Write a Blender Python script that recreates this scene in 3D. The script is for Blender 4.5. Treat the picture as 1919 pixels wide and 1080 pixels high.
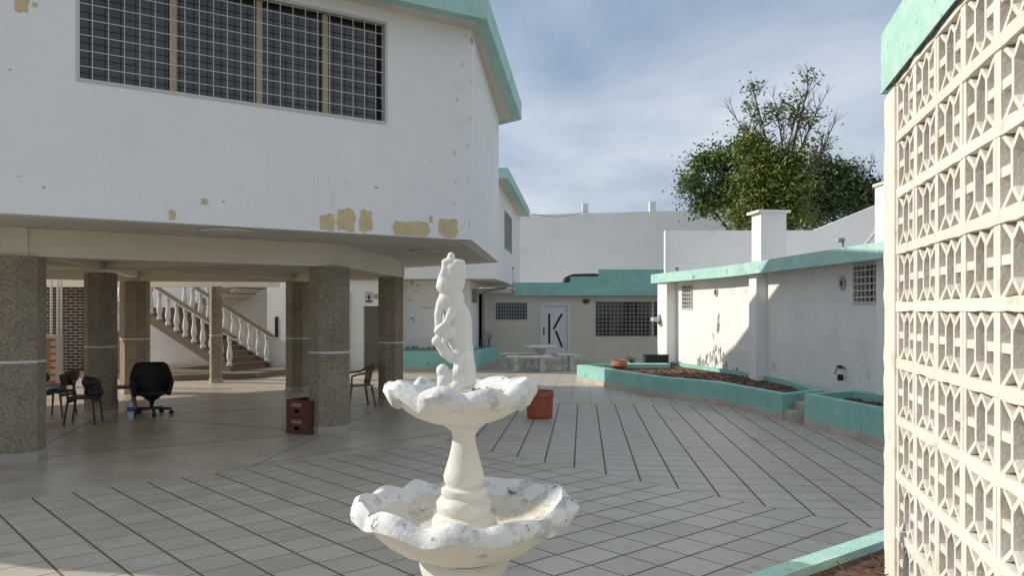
import bpy, bmesh, math, random
from mathutils import Vector, Matrix
random.seed(7)
R = math.radians
for o in list(bpy.data.objects): bpy.data.objects.remove(o)
SC = bpy.context.scene
COL = SC.collection

# ---------------------------------------------------------------- camera
EYE, FPX, HOR = 1.85, 1520.0, 584.0
cam = bpy.data.cameras.new('camera'); camo = bpy.data.objects.new('camera', cam); COL.objects.link(camo)
camo.location = (0, 0, EYE); camo.rotation_euler = (R(90), 0, 0)
cam.sensor_width = 36.0; cam.lens = 36.0 * FPX / 1919.0
cam.shift_y = (HOR - 540.0) / 1919.0
cam.clip_start = 0.05; cam.clip_end = 2000
SC.camera = camo

# ---------------------------------------------------------------- world and sun
SUN_DIR = Vector((-1.0, 0.16, 0.60)).normalized()
w = bpy.data.worlds.new('World'); SC.world = w; w.use_nodes = True
nt = w.node_tree; nt.nodes.clear()
out = nt.nodes.new('ShaderNodeOutputWorld'); bg = nt.nodes.new('ShaderNodeBackground')
sky = nt.nodes.new('ShaderNodeTexSky'); sky.sky_type = 'NISHITA'; sky.sun_disc = False
sky.sun_elevation = math.asin(SUN_DIR.z); sky.sun_rotation = math.atan2(SUN_DIR.x, SUN_DIR.y)
sky.altitude = 50; sky.air_density = 1.0; sky.dust_density = 1.6; sky.ozone_density = 1.2
tc = nt.nodes.new('ShaderNodeTexCoord'); sep = nt.nodes.new('ShaderNodeSeparateXYZ')
nt.links.new(tc.outputs['Generated'], sep.inputs[0])
zc = nt.nodes.new('ShaderNodeMath'); zc.operation = 'MAXIMUM'; zc.inputs[1].default_value = 0.0
nt.links.new(sep.outputs['Z'], zc.inputs[0])
za = nt.nodes.new('ShaderNodeMath'); za.operation = 'ADD'; za.inputs[1].default_value = 0.22
nt.links.new(zc.outputs[0], za.inputs[0])
dv = nt.nodes.new('ShaderNodeVectorMath'); dv.operation = 'DIVIDE'
cb = nt.nodes.new('ShaderNodeCombineXYZ')
for i in range(3): nt.links.new(za.outputs[0], cb.inputs[i])
nt.links.new(tc.outputs['Generated'], dv.inputs[0]); nt.links.new(cb.outputs[0], dv.inputs[1])
no = nt.nodes.new('ShaderNodeTexNoise'); no.inputs['Scale'].default_value = 0.9; no.inputs['Detail'].default_value = 9
no.inputs['Roughness'].default_value = 0.55; no.inputs['Distortion'].default_value = 0.35
cof = nt.nodes.new('ShaderNodeVectorMath'); cof.operation = 'ADD'; cof.inputs[1].default_value = (5.0, 12.0, 0.0)
nt.links.new(dv.outputs[0], cof.inputs[0]); nt.links.new(cof.outputs[0], no.inputs['Vector'])
cr = nt.nodes.new('ShaderNodeValToRGB')
cr.color_ramp.elements[0].position = 0.34; cr.color_ramp.elements[0].color = (0.0, 0.0, 0.0, 1)
cr.color_ramp.elements[1].position = 0.66; cr.color_ramp.elements[1].color = (1, 1, 1, 1)
nt.links.new(no.outputs['Fac'], cr.inputs[0])
mixc = nt.nodes.new('ShaderNodeMixRGB'); mixc.inputs[0].default_value = 0.90
cloud = nt.nodes.new('ShaderNodeMixRGB'); cloud.inputs[1].default_value = (0.85, 1.2, 1.72, 1); cloud.inputs[2].default_value = (2.85, 3.0, 3.2, 1)
nt.links.new(cr.outputs[0], cloud.inputs[0]); nt.links.new(cloud.outputs[0], mixc.inputs[2]); nt.links.new(sky.outputs[0], mixc.inputs[1])
nt.links.new(mixc.outputs[0], bg.inputs[0]); bg.inputs[1].default_value = 0.15
nt.links.new(bg.outputs[0], out.inputs[0])
sl = bpy.data.lights.new('sun', 'SUN'); sl.energy = 2.25; sl.angle = R(0.6); sl.color = (1.0, 0.93, 0.82)
so = bpy.data.objects.new('sun', sl); COL.objects.link(so)
so.rotation_euler = SUN_DIR.to_track_quat('Z', 'Y').to_euler(); so.location = (-30, 0, 30)
vs = SC.view_settings; vs.view_transform = 'Standard'; vs.look = 'None'; vs.gamma = 1.0; vs.exposure = 0.85
vs.use_curve_mapping = False

# ---------------------------------------------------------------- materials
MATS = {}
def mat(name, col, rough=0.8, var=0.12, vscale=3.0, bump=0.0, bscale=60.0, spots=None, spec=0.35, metal=0.0, streak=None, rnd=0.0):
    """spots: list of (colour, scale, threshold, softness); streak: (colour, threshold) vertical run marks"""
    if name in MATS: return MATS[name]
    m = bpy.data.materials.new(name); m.use_nodes = True; n = m.node_tree; L = n.links
    b = n.nodes['Principled BSDF']; b.inputs['Roughness'].default_value = rough; b.inputs['Metallic'].default_value = metal
    b.inputs['Specular IOR Level'].default_value = spec
    g = n.nodes.new('ShaderNodeNewGeometry'); pos = g.outputs['Position']
    def noise(scale, detail=6, vec=None, rough_=0.6):
        t = n.nodes.new('ShaderNodeTexNoise'); t.inputs['Scale'].default_value = scale; t.inputs['Detail'].default_value = detail
        t.inputs['Roughness'].default_value = rough_; L.new(vec or pos, t.inputs['Vector']); return t.outputs['Fac']
    def ramp(src, a, c, b0=0.0, b1=1.0):
        r = n.nodes.new('ShaderNodeMapRange'); r.inputs[1].default_value = a; r.inputs[2].default_value = c
        r.inputs[3].default_value = b0; r.inputs[4].default_value = b1; L.new(src, r.inputs[0]); return r.outputs[0]
    def mix(fac, a, c):
        x = n.nodes.new('ShaderNodeMixRGB'); L.new(fac, x.inputs[0])
        if isinstance(a, tuple): x.inputs[1].default_value = a
        else: L.new(a, x.inputs[1])
        if isinstance(c, tuple): x.inputs[2].default_value = c
        else: L.new(c, x.inputs[2])
        return x.outputs[0]
    c0 = tuple(max(0, v * (1 - var)) for v in col) + (1,); c1 = tuple(min(1, v * (1 + var)) for v in col) + (1,)
    cur = mix(ramp(noise(vscale), 0.3, 0.7), c0, c1)
    if rnd:
        oi = n.nodes.new('ShaderNodeObjectInfo'); hs = n.nodes.new('ShaderNodeHueSaturation')
        L.new(ramp(oi.outputs['Random'], 0, 1, 1 - rnd, 1 + rnd), hs.inputs['Value']); L.new(cur, hs.inputs['Color']); cur = hs.outputs[0]
    for (sc, scale, th, soft) in (spots or []):
        cur = mix(ramp(noise(scale, 8), th, th + soft), cur, tuple(sc) + (1,))
    if streak:
        mp = n.nodes.new('ShaderNodeMapping'); mp.inputs['Scale'].default_value = (7, 7, 0.5); L.new(pos, mp.inputs[0])
        f = noise(1.0, 7, mp.outputs[0], 0.7)
        cur = mix(ramp(f, streak[1], streak[1] + 0.22, 0, 0.6), cur, tuple(streak[0]) + (1,))
    L.new(cur, b.inputs['Base Color'])
    if bump:
        bp = n.nodes.new('ShaderNodeBump'); bp.inputs['Strength'].default_value = bump; bp.inputs['Distance'].default_value = 0.01
        L.new(noise(bscale, 5), bp.inputs['Height']); L.new(bp.outputs[0], b.inputs['Normal'])
    MATS[name] = m; return m

def aggregate(name, base, dark, light, scale, rough=0.75, bump=0.5):
    m = bpy.data.materials.new(name); m.use_nodes = True; n = m.node_tree; L = n.links
    b = n.nodes['Principled BSDF']; b.inputs['Roughness'].default_value = rough
    g = n.nodes.new('ShaderNodeNewGeometry')
    v = n.nodes.new('ShaderNodeTexVoronoi'); v.inputs['Scale'].default_value = scale; L.new(g.outputs['Position'], v.inputs['Vector'])
    r = n.nodes.new('ShaderNodeValToRGB'); e = r.color_ramp.elements
    e[0].position = 0.0; e[0].color = tuple(dark) + (1,); e[1].position = 1.0; e[1].color = tuple(light) + (1,)
    k = e.new(0.3); k.color = tuple(c * 0.8 for c in base) + (1,); k = e.new(0.65); k.color = tuple(base) + (1,)
    sp = n.nodes.new('ShaderNodeSeparateColor'); L.new(v.outputs['Color'], sp.inputs[0]); L.new(sp.outputs[0], r.inputs[0])
    t = n.nodes.new('ShaderNodeTexNoise'); t.inputs['Scale'].default_value = 1.7; t.inputs['Detail'].default_value = 5; L.new(g.outputs['Position'], t.inputs['Vector'])
    mr = n.nodes.new('ShaderNodeMapRange'); mr.inputs[1].default_value = .3; mr.inputs[2].default_value = .7; mr.inputs[3].default_value = .82; mr.inputs[4].default_value = 1.12
    L.new(t.outputs['Fac'], mr.inputs[0])
    mu = n.nodes.new('ShaderNodeMixRGB'); mu.blend_type = 'MULTIPLY'; mu.inputs[0].default_value = 1; L.new(r.outputs[0], mu.inputs[1]); L.new(mr.outputs[0], mu.inputs[2])
    L.new(mu.outputs[0], b.inputs['Base Color'])
    if bump:
        bp = n.nodes.new('ShaderNodeBump'); bp.inputs['Strength'].default_value = bump; bp.inputs['Distance'].default_value = 0.008
        L.new(v.outputs['Distance'], bp.inputs['Height']); L.new(bp.outputs[0], b.inputs['Normal'])
    MATS[name] = m; return m

WHITE = mat('white_wall_paint', (0.84, 0.835, 0.81), 0.85, 0.03, 0.9, 0.25, 45, [((0.50, 0.49, 0.45), 2.3, 0.70, 0.12), ((0.45, 0.43, 0.40), 9, 0.75, 0.03)], streak=((0.68, 0.65, 0.59), 0.60))
WHITE_OLD = mat('mildewed_white_paint', (0.79, 0.785, 0.76), 0.88, 0.06, 1.2, 0.35, 50, [((0.45, 0.44, 0.40), 1.7, 0.66, 0.12), ((0.16, 0.15, 0.14), 6, 0.70, 0.05)], streak=((0.52, 0.50, 0.46), 0.60))
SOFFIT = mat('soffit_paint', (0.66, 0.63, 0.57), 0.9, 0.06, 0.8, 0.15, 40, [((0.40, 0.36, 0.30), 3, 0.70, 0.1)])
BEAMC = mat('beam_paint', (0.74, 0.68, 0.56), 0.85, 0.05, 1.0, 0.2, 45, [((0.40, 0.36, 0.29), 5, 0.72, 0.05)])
CREAM = mat('cream_wall_paint', (0.62, 0.585, 0.49), 0.88, 0.06, 1.1, 0.3, 45, [((0.40, 0.35, 0.27), 2.1, 0.67, 0.12), ((0.25, 0.22, 0.18), 9, 0.73, 0.04)], streak=((0.42, 0.38, 0.30), 0.66))
TEAL = mat('teal_paint', (0.29, 0.565, 0.50), 0.75, 0.12, 1.6, 0.25, 40, [((0.17, 0.41, 0.36), 2.7, 0.62, 0.10), ((0.10, 0.14, 0.12), 12, 0.715, 0.03)], streak=((0.13, 0.35, 0.31), 0.58))
MINT = mat('mint_paint', (0.42, 0.67, 0.57), 0.8, 0.08, 3.0, 0.8, 55, [((0.52, 0.70, 0.62), 6.0, 0.54, 0.12), ((0.30, 0.52, 0.44), 9.0, 0.60, 0.08), ((0.15, 0.22, 0.19), 15, 0.69, 0.04)], streak=((0.33, 0.55, 0.47), 0.58))
ROOFTEAL = mat('roof_edge_teal', (0.40, 0.64, 0.58), 0.8, 0.12, 2.0, 0.4, 30, [((0.52, 0.66, 0.60), 2.2, 0.54, 0.12), ((0.12, 0.20, 0.18), 5, 0.66, 0.06)], streak=((0.15, 0.42, 0.37), 0.58))
PEEL = mat('peeled_plaster', (0.64, 0.51, 0.29), 0.9, 0.10, 9, 0.3, 80)
COLM = aggregate('pebble_dash', (0.36, 0.30, 0.215), (0.12, 0.095, 0.065), (0.46, 0.40, 0.31), 98, 0.8, 0.7)
TERR = aggregate('terrazzo', (0.53, 0.46, 0.37), (0.36, 0.30, 0.23), (0.62, 0.56, 0.46), 95, 0.33, 0.0)
PLINTH = mat('plinth_tile', (0.42, 0.385, 0.33), 0.4, 0.08, 6)
BAND = mat('band_paint', (0.70, 0.68, 0.62), 0.7, 0.06, 8)
TILE = mat('floor_tile', (0.49, 0.44, 0.365), 0.42, 0.07, 1.4, 0.05, 25, [((0.385, 0.315, 0.245), 0.8, 0.54, 0.18), ((0.30, 0.225, 0.165), 3.2, 0.64, 0.10), ((0.56, 0.53, 0.49), 0.6, 0.62, 0.1)], spec=0.4, rnd=0.09)
GROUT = mat('grout', (0.150, 0.122, 0.092), 0.9, 0.2, 6)
SKIRT = mat('skirting_tile', (0.52, 0.455, 0.385), 0.4, 0.10, 5, 0, 40, [((0.20, 0.16, 0.13), 7, 0.66, 0.08)], rnd=0.08)
SOIL = mat('soil', (0.125, 0.070, 0.045), 0.95, 0.45, 9, 1.0, 25, [((0.25, 0.15, 0.09), 14, 0.6, 0.08), ((0.04, 0.028, 0.02), 5, 0.6, 0.1)])
EARTH = mat('earth', (0.22, 0.18, 0.13), 0.95, 0.3, 0.4)
FOUNT_W = mat('fountain_white', (0.72, 0.73, 0.72), 0.75, 0.05, 4, 0.6, 38, [((0.47, 0.47, 0.46), 9, 0.50, 0.14), ((0.12, 0.12, 0.115), 14, 0.62, 0.07)])
FOUNT_C = mat('fountain_cream', (0.72, 0.695, 0.635), 0.8, 0.05, 3, 0.35, 40, [((0.50, 0.44, 0.32), 6, 0.66, 0.10), ((0.22, 0.18, 0.12), 17, 0.73, 0.04)])
FOUNT_IN = mat('fountain_inside', (0.67, 0.63, 0.54), 0.85, 0.08, 4, 0.4, 40, [((0.42, 0.36, 0.26), 7, 0.54, 0.12), ((0.16, 0.13, 0.09), 22, 0.63, 0.06)])
STATUE = mat('statue_paint', (0.72, 0.71, 0.68), 0.7, 0.04, 8, 0.35, 60, [((0.45, 0.42, 0.38), 22, 0.73, 0.04)])
SCREEN = mat('screen_paint', (0.74, 0.70, 0.62), 0.85, 0.05, 5, 0.6, 55, [((0.60, 0.54, 0.44), 6, 0.58, 0.12), ((0.40, 0.35, 0.28), 14, 0.68, 0.06)], rnd=0.06)
METALW = mat('white_metal', (0.56, 0.55, 0.51), 0.5, 0.05, 6)
TAN = mat('tan_metal', (0.45, 0.37, 0.25), 0.5, 0.06, 6)
GLASS = mat('dark_glass', (0.030, 0.031, 0.032), 0.05, 0.4, 1.2, spec=0.6)
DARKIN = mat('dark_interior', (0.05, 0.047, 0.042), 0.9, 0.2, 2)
LOUV = mat('louver_grey', (0.34, 0.32, 0.29), 0.6, 0.06, 5)
DOORW = mat('door_white', (0.66, 0.67, 0.68), 0.4, 0.03, 2)
BLACK = mat('black_paint', (0.018, 0.018, 0.02), 0.45, 0.1, 6)
LEATHER = mat('black_leather', (0.016, 0.016, 0.018), 0.48, 0.2, 12, 0.2, 120)
WOOD = mat('dark_wood', (0.085, 0.042, 0.026), 0.5, 0.2, 14)
WOODL = mat('brown_wood', (0.20, 0.105, 0.055), 0.5, 0.2, 14)
PLAST = mat('tan_plastic', (0.20, 0.145, 0.10), 0.45, 0.08, 6)
REDPOT = mat('red_plastic', (0.37, 0.10, 0.055), 0.5, 0.12, 4)
TERRA = mat('terracotta', (0.40, 0.17, 0.10), 0.8, 0.15, 7)
CRATE = mat('crate_plastic', (0.13, 0.045, 0.032), 0.5, 0.1, 5)
LABELW = mat('label_print', (0.55, 0.46, 0.42), 0.6, 0.05, 8)
CONC = mat('old_concrete', (0.63, 0.62, 0.58), 0.9, 0.12, 6, 0.6, 40, [((0.20, 0.19, 0.17), 9, 0.60, 0.10)])
STEPC = mat('stair_terrazzo', (0.20, 0.15, 0.10), 0.5, 0.2, 18)
RAILC = mat('handrail_terrazzo', (0.20, 0.14, 0.085), 0.5, 0.2, 16)
BALW = mat('baluster_paint', (0.70, 0.69, 0.65), 0.8, 0.05, 5, 0, 40, [((0.25, 0.23, 0.2), 12, 0.70, 0.05)])
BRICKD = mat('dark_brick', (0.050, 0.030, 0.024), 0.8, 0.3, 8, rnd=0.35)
BRICKO = mat('orange_brick', (0.34, 0.125, 0.06), 0.8, 0.2, 8, rnd=0.2)
MORTAR = mat('mortar', (0.45, 0.40, 0.34), 0.9, 0.1, 8)
BLUEC = mat('teal_cloth', (0.035, 0.09, 0.12), 0.85, 0.25, 9)
GREYC = mat('grey_cloth', (0.36, 0.38, 0.40), 0.85, 0.2, 9)
BAGM = mat('dark_bag', (0.03, 0.033, 0.036), 0.35, 0.3, 18, 0.8, 30)
CLEAR = mat('clear_plastic', (0.55, 0.58, 0.58), 0.15, 0.05, 8)
BLUE = mat('blue_label', (0.03, 0.12, 0.36), 0.5, 0.1, 20)
CHROME = mat('chrome', (0.55, 0.55, 0.55), 0.2, 0.05, 8, metal=1.0)
GREYP = mat('grey_plastic', (0.30, 0.30, 0.29), 0.5, 0.1, 8)
BARK = mat('bark', (0.145, 0.115, 0.085), 0.9, 0.25, 9, 0.6, 30)
LEAF1 = mat('leaf_olive', (0.17, 0.215, 0.05), 0.6, 0.45, 0.9)
LEAF2 = mat('leaf_green', (0.13, 0.195, 0.055), 0.6, 0.45, 0.9)
LEAF3 = mat('leaf_dark', (0.085, 0.135, 0.05), 0.6, 0.4, 0.9)
CARP = mat('car_paint', (0.012, 0.014, 0.017), 0.2, 0.1, 3, spec=0.6)
RUBBER = mat('rubber', (0.02, 0.02, 0.02), 0.8, 0.1, 8)
SIGNM = mat('sign_white', (0.62, 0.62, 0.58), 0.5, 0.05, 8)
MILDEW = mat('mildew_stain', (0.30, 0.29, 0.26), 0.95, 0.35, 12, 0.4, 60)
SCRIB = mat('pencil_mark', (0.40, 0.41, 0.42), 0.9, 0.2, 20)

# ---------------------------------------------------------------- mesh helpers
class MB:
    def __init__(s): s.v = []; s.f = []; s.m = []; s.mi = 0
    def add(s, vs, fs):
        k = len(s.v); s.v += [tuple(p) for p in vs]; s.f += [tuple(i + k for i in f) for f in fs]; s.m += [s.mi] * len(fs); return s
    def box(s, c, d, rz=0.0, M=None):
        x, y, z = d[0] / 2, d[1] / 2, d[2] / 2
        vs = [Vector((i * x, j * y, k * z)) for k in (-1, 1) for j in (-1, 1) for i in (-1, 1)]
        T = M if M is not None else Matrix.Rotation(rz, 3, 'Z')
        vs = [T @ p + Vector(c) for p in vs]
        return s.add(vs, [(0, 2, 3, 1), (4, 5, 7, 6), (0, 1, 5, 4), (2, 6, 7, 3), (0, 4, 6, 2), (1, 3, 7, 5)])
    def prism(s, poly, z0, z1):
        a = sum(poly[i][0] * poly[(i + 1) % len(poly)][1] - poly[(i + 1) % len(poly)][0] * poly[i][1] for i in range(len(poly)))
        if a < 0: poly = poly[::-1]
        n = len(poly)
        return s.add([(p[0], p[1], z0) for p in poly] + [(p[0], p[1], z1) for p in poly],
              [tuple(range(n - 1, -1, -1)), tuple(range(n, 2 * n))] + [(i, (i + 1) % n, n + (i + 1) % n, n + i) for i in range(n)])
    def bar(s, a, b, wd, h, up=(0, 0, 1)):
        a, b = Vector(a), Vector(b); d = (b - a); l = d.length; d.normalize(); up = Vector(up)
        if abs(d.dot(up)) > 0.98: up = Vector((0, 1, 0))
        x = d.cross(up).normalized(); y = x.cross(d)
        M = Matrix((x, d, y)).transposed(); return s.box((a + b) / 2, (wd, l, h), M=M)
    def tube(s, path, r, n=8, caps=True):
        P = [Vector(p) for p in path]; rs = r if isinstance(r, (list, tuple)) else [r] * len(P)
        k = len(s.v); prev = None
        for i, p in enumerate(P):
            d = (P[min(i + 1, len(P) - 1)] - P[max(i - 1, 0)]).normalized()
            u = prev - d * prev.dot(d) if prev is not None else d.cross(Vector((0, 0, 1)) if abs(d.z) < .9 else Vector((1, 0, 0)))
            u.normalize(); prev = u; v = d.cross(u)
            for j in range(n):
                a = 2 * math.pi * j / n; s.v.append(tuple(p + (u * math.cos(a) + v * math.sin(a)) * rs[i]))
        for i in range(len(P) - 1):
            for j in range(n):
                s.f.append((k + i * n + j, k + i * n + (j + 1) % n, k + (i + 1) * n + (j + 1) % n, k + (i + 1) * n + j)); s.m.append(s.mi)
        if caps:
            s.f.append(tuple(k + j for j in range(n - 1, -1, -1))); s.m.append(s.mi)
            e = k + (len(P) - 1) * n; s.f.append(tuple(e + j for j in range(n))); s.m.append(s.mi)
        return s
    def lathe(s, prof, c, n=24, fn=None, mats=None):
        k = len(s.v)
        for i, (r, z) in enumerate(prof):
            for j in range(n):
                t = 2 * math.pi * j / n; rr, zz = (r, z) if fn is None else fn(i, r, z, t)
                s.v.append((c[0] + rr * math.cos(t), c[1] + rr * math.sin(t), c[2] + zz))
        for i in range(len(prof) - 1):
            for j in range(n):
                s.f.append((k + i * n + j, k + i * n + (j + 1) % n, k + (i + 1) * n + (j + 1) % n, k + (i + 1) * n + j)); s.m.append(mats[i] if mats else s.mi)
        if prof[0][0] > 1e-4: s.f.append(tuple(k + j for j in range(n - 1, -1, -1))); s.m.append(mats[0] if mats else s.mi)
        if prof[-1][0] > 1e-4:
            e = k + (len(prof) - 1) * n; s.f.append(tuple(e + j for j in range(n))); s.m.append(mats[-1] if mats else s.mi)
        return s
    def mesh(s, name, mats, smooth=False):
        me = bpy.data.meshes.new(name); me.from_pydata(s.v, [], s.f); me.validate()
        for q in (mats if isinstance(mats, (list, tuple)) else [mats]): me.materials.append(q)
        if any(s.m) and len(me.polygons) == len(s.m): me.polygons.foreach_set('material_index', s.m)
        if smooth:
            me.polygons.foreach_set('use_smooth', [True] * len(me.polygons))
            try: me.set_sharp_from_angle(angle=R(40))
            except Exception: pass
        me.update(); return me
    def build(s, name, mats, parent=None, smooth=False, bevel=0.0):
        return link(name, s.mesh(name, mats, smooth), parent, bevel)
def link(name, me, parent=None, bevel=0.0):
    o = bpy.data.objects.new(name, me); COL.objects.link(o)
    if parent is not None:
        o.parent = parent
        if parent.parent is None and parent.data is None: o.matrix_parent_inverse = Matrix.Translation(parent.location).inverted()
    if bevel:
        b = o.modifiers.new('bevel', 'BEVEL'); b.width = bevel; b.segments = 2; b.limit_method = 'ANGLE'
    return o
def thing(name, label, cat, loc=(0, 0, 0), group=None):
    o = bpy.data.objects.new(name, None); COL.objects.link(o); o.location = loc; o.empty_display_size = .2
    return tag(o, label, cat, group)
def tag(o, label, cat, group=None):
    o['label'] = label; o['category'] = cat
    if group: o['group'] = group
    return o
def struct(o): o['kind'] = 'structure'; return o
def stuff(o): o['kind'] = 'stuff'; return o
def copy_tree(o, parent=None):
    c = o.copy(); COL.objects.link(c)
    if parent is not None: c.parent = parent
    for ch in list(o.children): copy_tree(ch, c)
    return c
def ico(mb, c, r, sub=2, M=None):
    bm = bmesh.new(); bmesh.ops.create_icosphere(bm, subdivisions=sub, radius=1.0)
    rr = Vector(r) if isinstance(r, (tuple, list)) else Vector((r, r, r))
    vs = [Vector((v.co.x * rr.x, v.co.y * rr.y, v.co.z * rr.z)) for v in bm.verts]
    if M is not None: vs = [M @ p for p in vs]
    mb.add([p + Vector(c) for p in vs], [tuple(v.index for v in f.verts) for f in bm.faces]); bm.free()
def remesh(mb, name, mat_, parent, voxel, smooth_it=6):
    o = mb.build(name, mat_, None)
    m = o.modifiers.new('r', 'REMESH'); m.mode = 'VOXEL'; m.voxel_size = voxel
    q = o.modifiers.new('s', 'SMOOTH'); q.iterations = smooth_it; q.factor = 0.5
    dg = bpy.context.evaluated_depsgraph_get(); me = bpy.data.meshes.new_from_object(o.evaluated_get(dg))
    bpy.data.objects.remove(o)
    me.polygons.foreach_set('use_smooth', [True] * len(me.polygons))
    if not me.materials: me.materials.append(mat_)
    return link(name, me, parent)
class Frame:
    """vertical plane through P and Q; u runs from P to Q, n points out of the wall"""
    def __init__(s, P, Q, side=1):
        s.P = Vector((P[0], P[1], 0)); d = Vector((Q[0] - P[0], Q[1] - P[1], 0)); s.L = d.length; s.u = d.normalized()
        s.n = Vector((s.u.y, -s.u.x, 0)) * side
    def at(s, u, z, off=0.0): return s.P + s.u * u + s.n * off + Vector((0, 0, z))
    def box(s, mb, u0, u1, z0, z1, o0, o1):
        vs = [s.at(u, z, o) for z in (z0, z1) for o in (o0, o1) for u in (u0, u1)]
        return mb.add(vs, [(0, 2, 3, 1), (4, 5, 7, 6), (0, 1, 5, 4), (2, 6, 7, 3), (0, 4, 6, 2), (1, 3, 7, 5)])
    def px(s, x, y):
        """wall coordinates (u, z) of the wall point seen along one line of sight"""
        r = (x - 960.0) / FPX; a = s.P.x - r * s.P.y; b = s.u.x - r * s.u.y; u = -a / b
        return u, EYE - (y - HOR) / FPX * (s.P.y + u * s.u.y)
def wall(fr, z0, z1, th, holes=(), mb=None, u0=0.0, u1=None):
    mb = mb or MB(); u1 = fr.L if u1 is None else u1
    us = sorted({u0, u1} | {h[0] for h in holes} | {h[1] for h in holes}); zs = sorted({z0, z1} | {h[2] for h in holes} | {h[3] for h in holes})
    nu, nz = len(us) - 1, len(zs) - 1
    solid = lambda i, j: 0 <= i < nu and 0 <= j < nz and not any(h[0] < (us[i] + us[i + 1]) / 2 < h[1] and h[2] < (zs[j] + zs[j + 1]) / 2 < h[3] for h in holes)
    k = len(mb.v)
    for off in (0, -th):
        for z in zs:
            for u in us: mb.v.append(tuple(fr.at(u, z, off)))
    I = lambda i, j, b: k + b * len(us) * len(zs) + j * len(us) + i
    def q(*f): mb.f.append(f); mb.m.append(mb.mi)
    for i in range(nu):
        for j in range(nz):
            if not solid(i, j): continue
            q(I(i, j, 0), I(i + 1, j, 0), I(i + 1, j + 1, 0), I(i, j + 1, 0)); q(I(i, j, 1), I(i, j + 1, 1), I(i + 1, j + 1, 1), I(i + 1, j, 1))
            if not solid(i - 1, j): q(I(i, j, 0), I(i, j + 1, 0), I(i, j + 1, 1), I(i, j, 1))
            if not solid(i + 1, j): q(I(i + 1, j, 0), I(i + 1, j, 1), I(i + 1, j + 1, 1), I(i + 1, j + 1, 0))
            if not solid(i, j - 1): q(I(i, j, 0), I(i, j, 1), I(i + 1, j, 1), I(i + 1, j, 0))
            if not solid(i, j + 1): q(I(i, j + 1, 0), I(i + 1, j + 1, 0), I(i + 1, j + 1, 1), I(i, j + 1, 1))
    return mb
def G(x, y, z=0.0):
    Y = (EYE - z) * FPX / (y - HOR); return ((x - 960.0) / FPX * Y, Y)
def window(fr, u0, u1, z0, z1, parent, cols, rows, mullions=(), frame_m=None, glass_m=None, depth=0.10, bar=0.0042, fw=0.035, proud=0.012, name='window'):
    frame_m = frame_m or METALW
    f = MB()
    for a, b, c, d in ((u0, u1, z1 - fw, z1), (u0, u1, z0, z0 + fw)): fr.box(f, a, b, c, d, -0.04, proud)
    for a, b in ((u0, u0 + fw), (u1 - fw, u1)): fr.box(f, a, b, z0 + fw, z1 - fw, -0.04, proud)
    wo = f.build(name, frame_m, parent)
    ms = [u0 + fw] + [u0 + (u1 - u0) * t for t in mullions] + [u1 - fw]
    for t in ms[1:-1]:
        m = MB(); fr.box(m, t - .035, t + .035, z0 + fw, z1 - fw, -depth, -depth + .05); m.build('mullion', TAN, wo)
    for a, b in zip(ms[:-1], ms[1:]):
        p = MB(); fr.box(p, a + .002, b - .002, z0 + fw, z1 - fw, -depth - .03, -depth - .012); p.build('pane', glass_m or GLASS, wo)
    g = MB()
    for i in range(1, cols):
        u = u0 + (u1 - u0) * i / cols; fr.box(g, u - bar, u + bar, z0 + fw * .5, z1 - fw * .5, -0.018, -0.018 + 2 * bar)
    for j in range(1, rows):
        z = z0 + (z1 - z0) * j / rows; fr.box(g, u0 + fw * .5, u1 - fw * .5, z - bar, z + bar, -0.0175 + 2 * bar, -0.0175 + 4 * bar)
    g.build('grille', METALW, wo)
    return wo
def patch(fr, x0, x1, y0, y1, m, parent, name, seed=0, off=0.003, n=16, jag=0.32, zmin=0.0):
    """irregular flat patch on a wall"""
    rr = random.Random(seed); (ua, za), (ub, zb) = fr.px(x0, y1), fr.px(x1, y0); cu, cz = (ua + ub) / 2, (za + zb) / 2
    vs = [fr.at(cu, cz, off)]; ph = rr.uniform(0, 6)
    for i in range(n):
        t = 2 * math.pi * i / n; k = 1 - jag * (.6 * abs(math.sin(1.5 * t + ph)) * abs(math.sin(2.5 * t + 2 * ph)) + .4 * rr.random() * .6); e = max(abs(math.cos(t)), abs(math.sin(t))) ** 0.7
        vs.append(fr.at(cu + (ub - ua) / 2 * math.cos(t) * k / e, max(zmin, cz + (zb - za) / 2 * math.sin(t) * k / e), off))
    b = MB(); b.add(vs, [(0, 1 + i, 1 + (i + 1) % n) for i in range(n)]); return b.build(name, m, parent)

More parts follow.
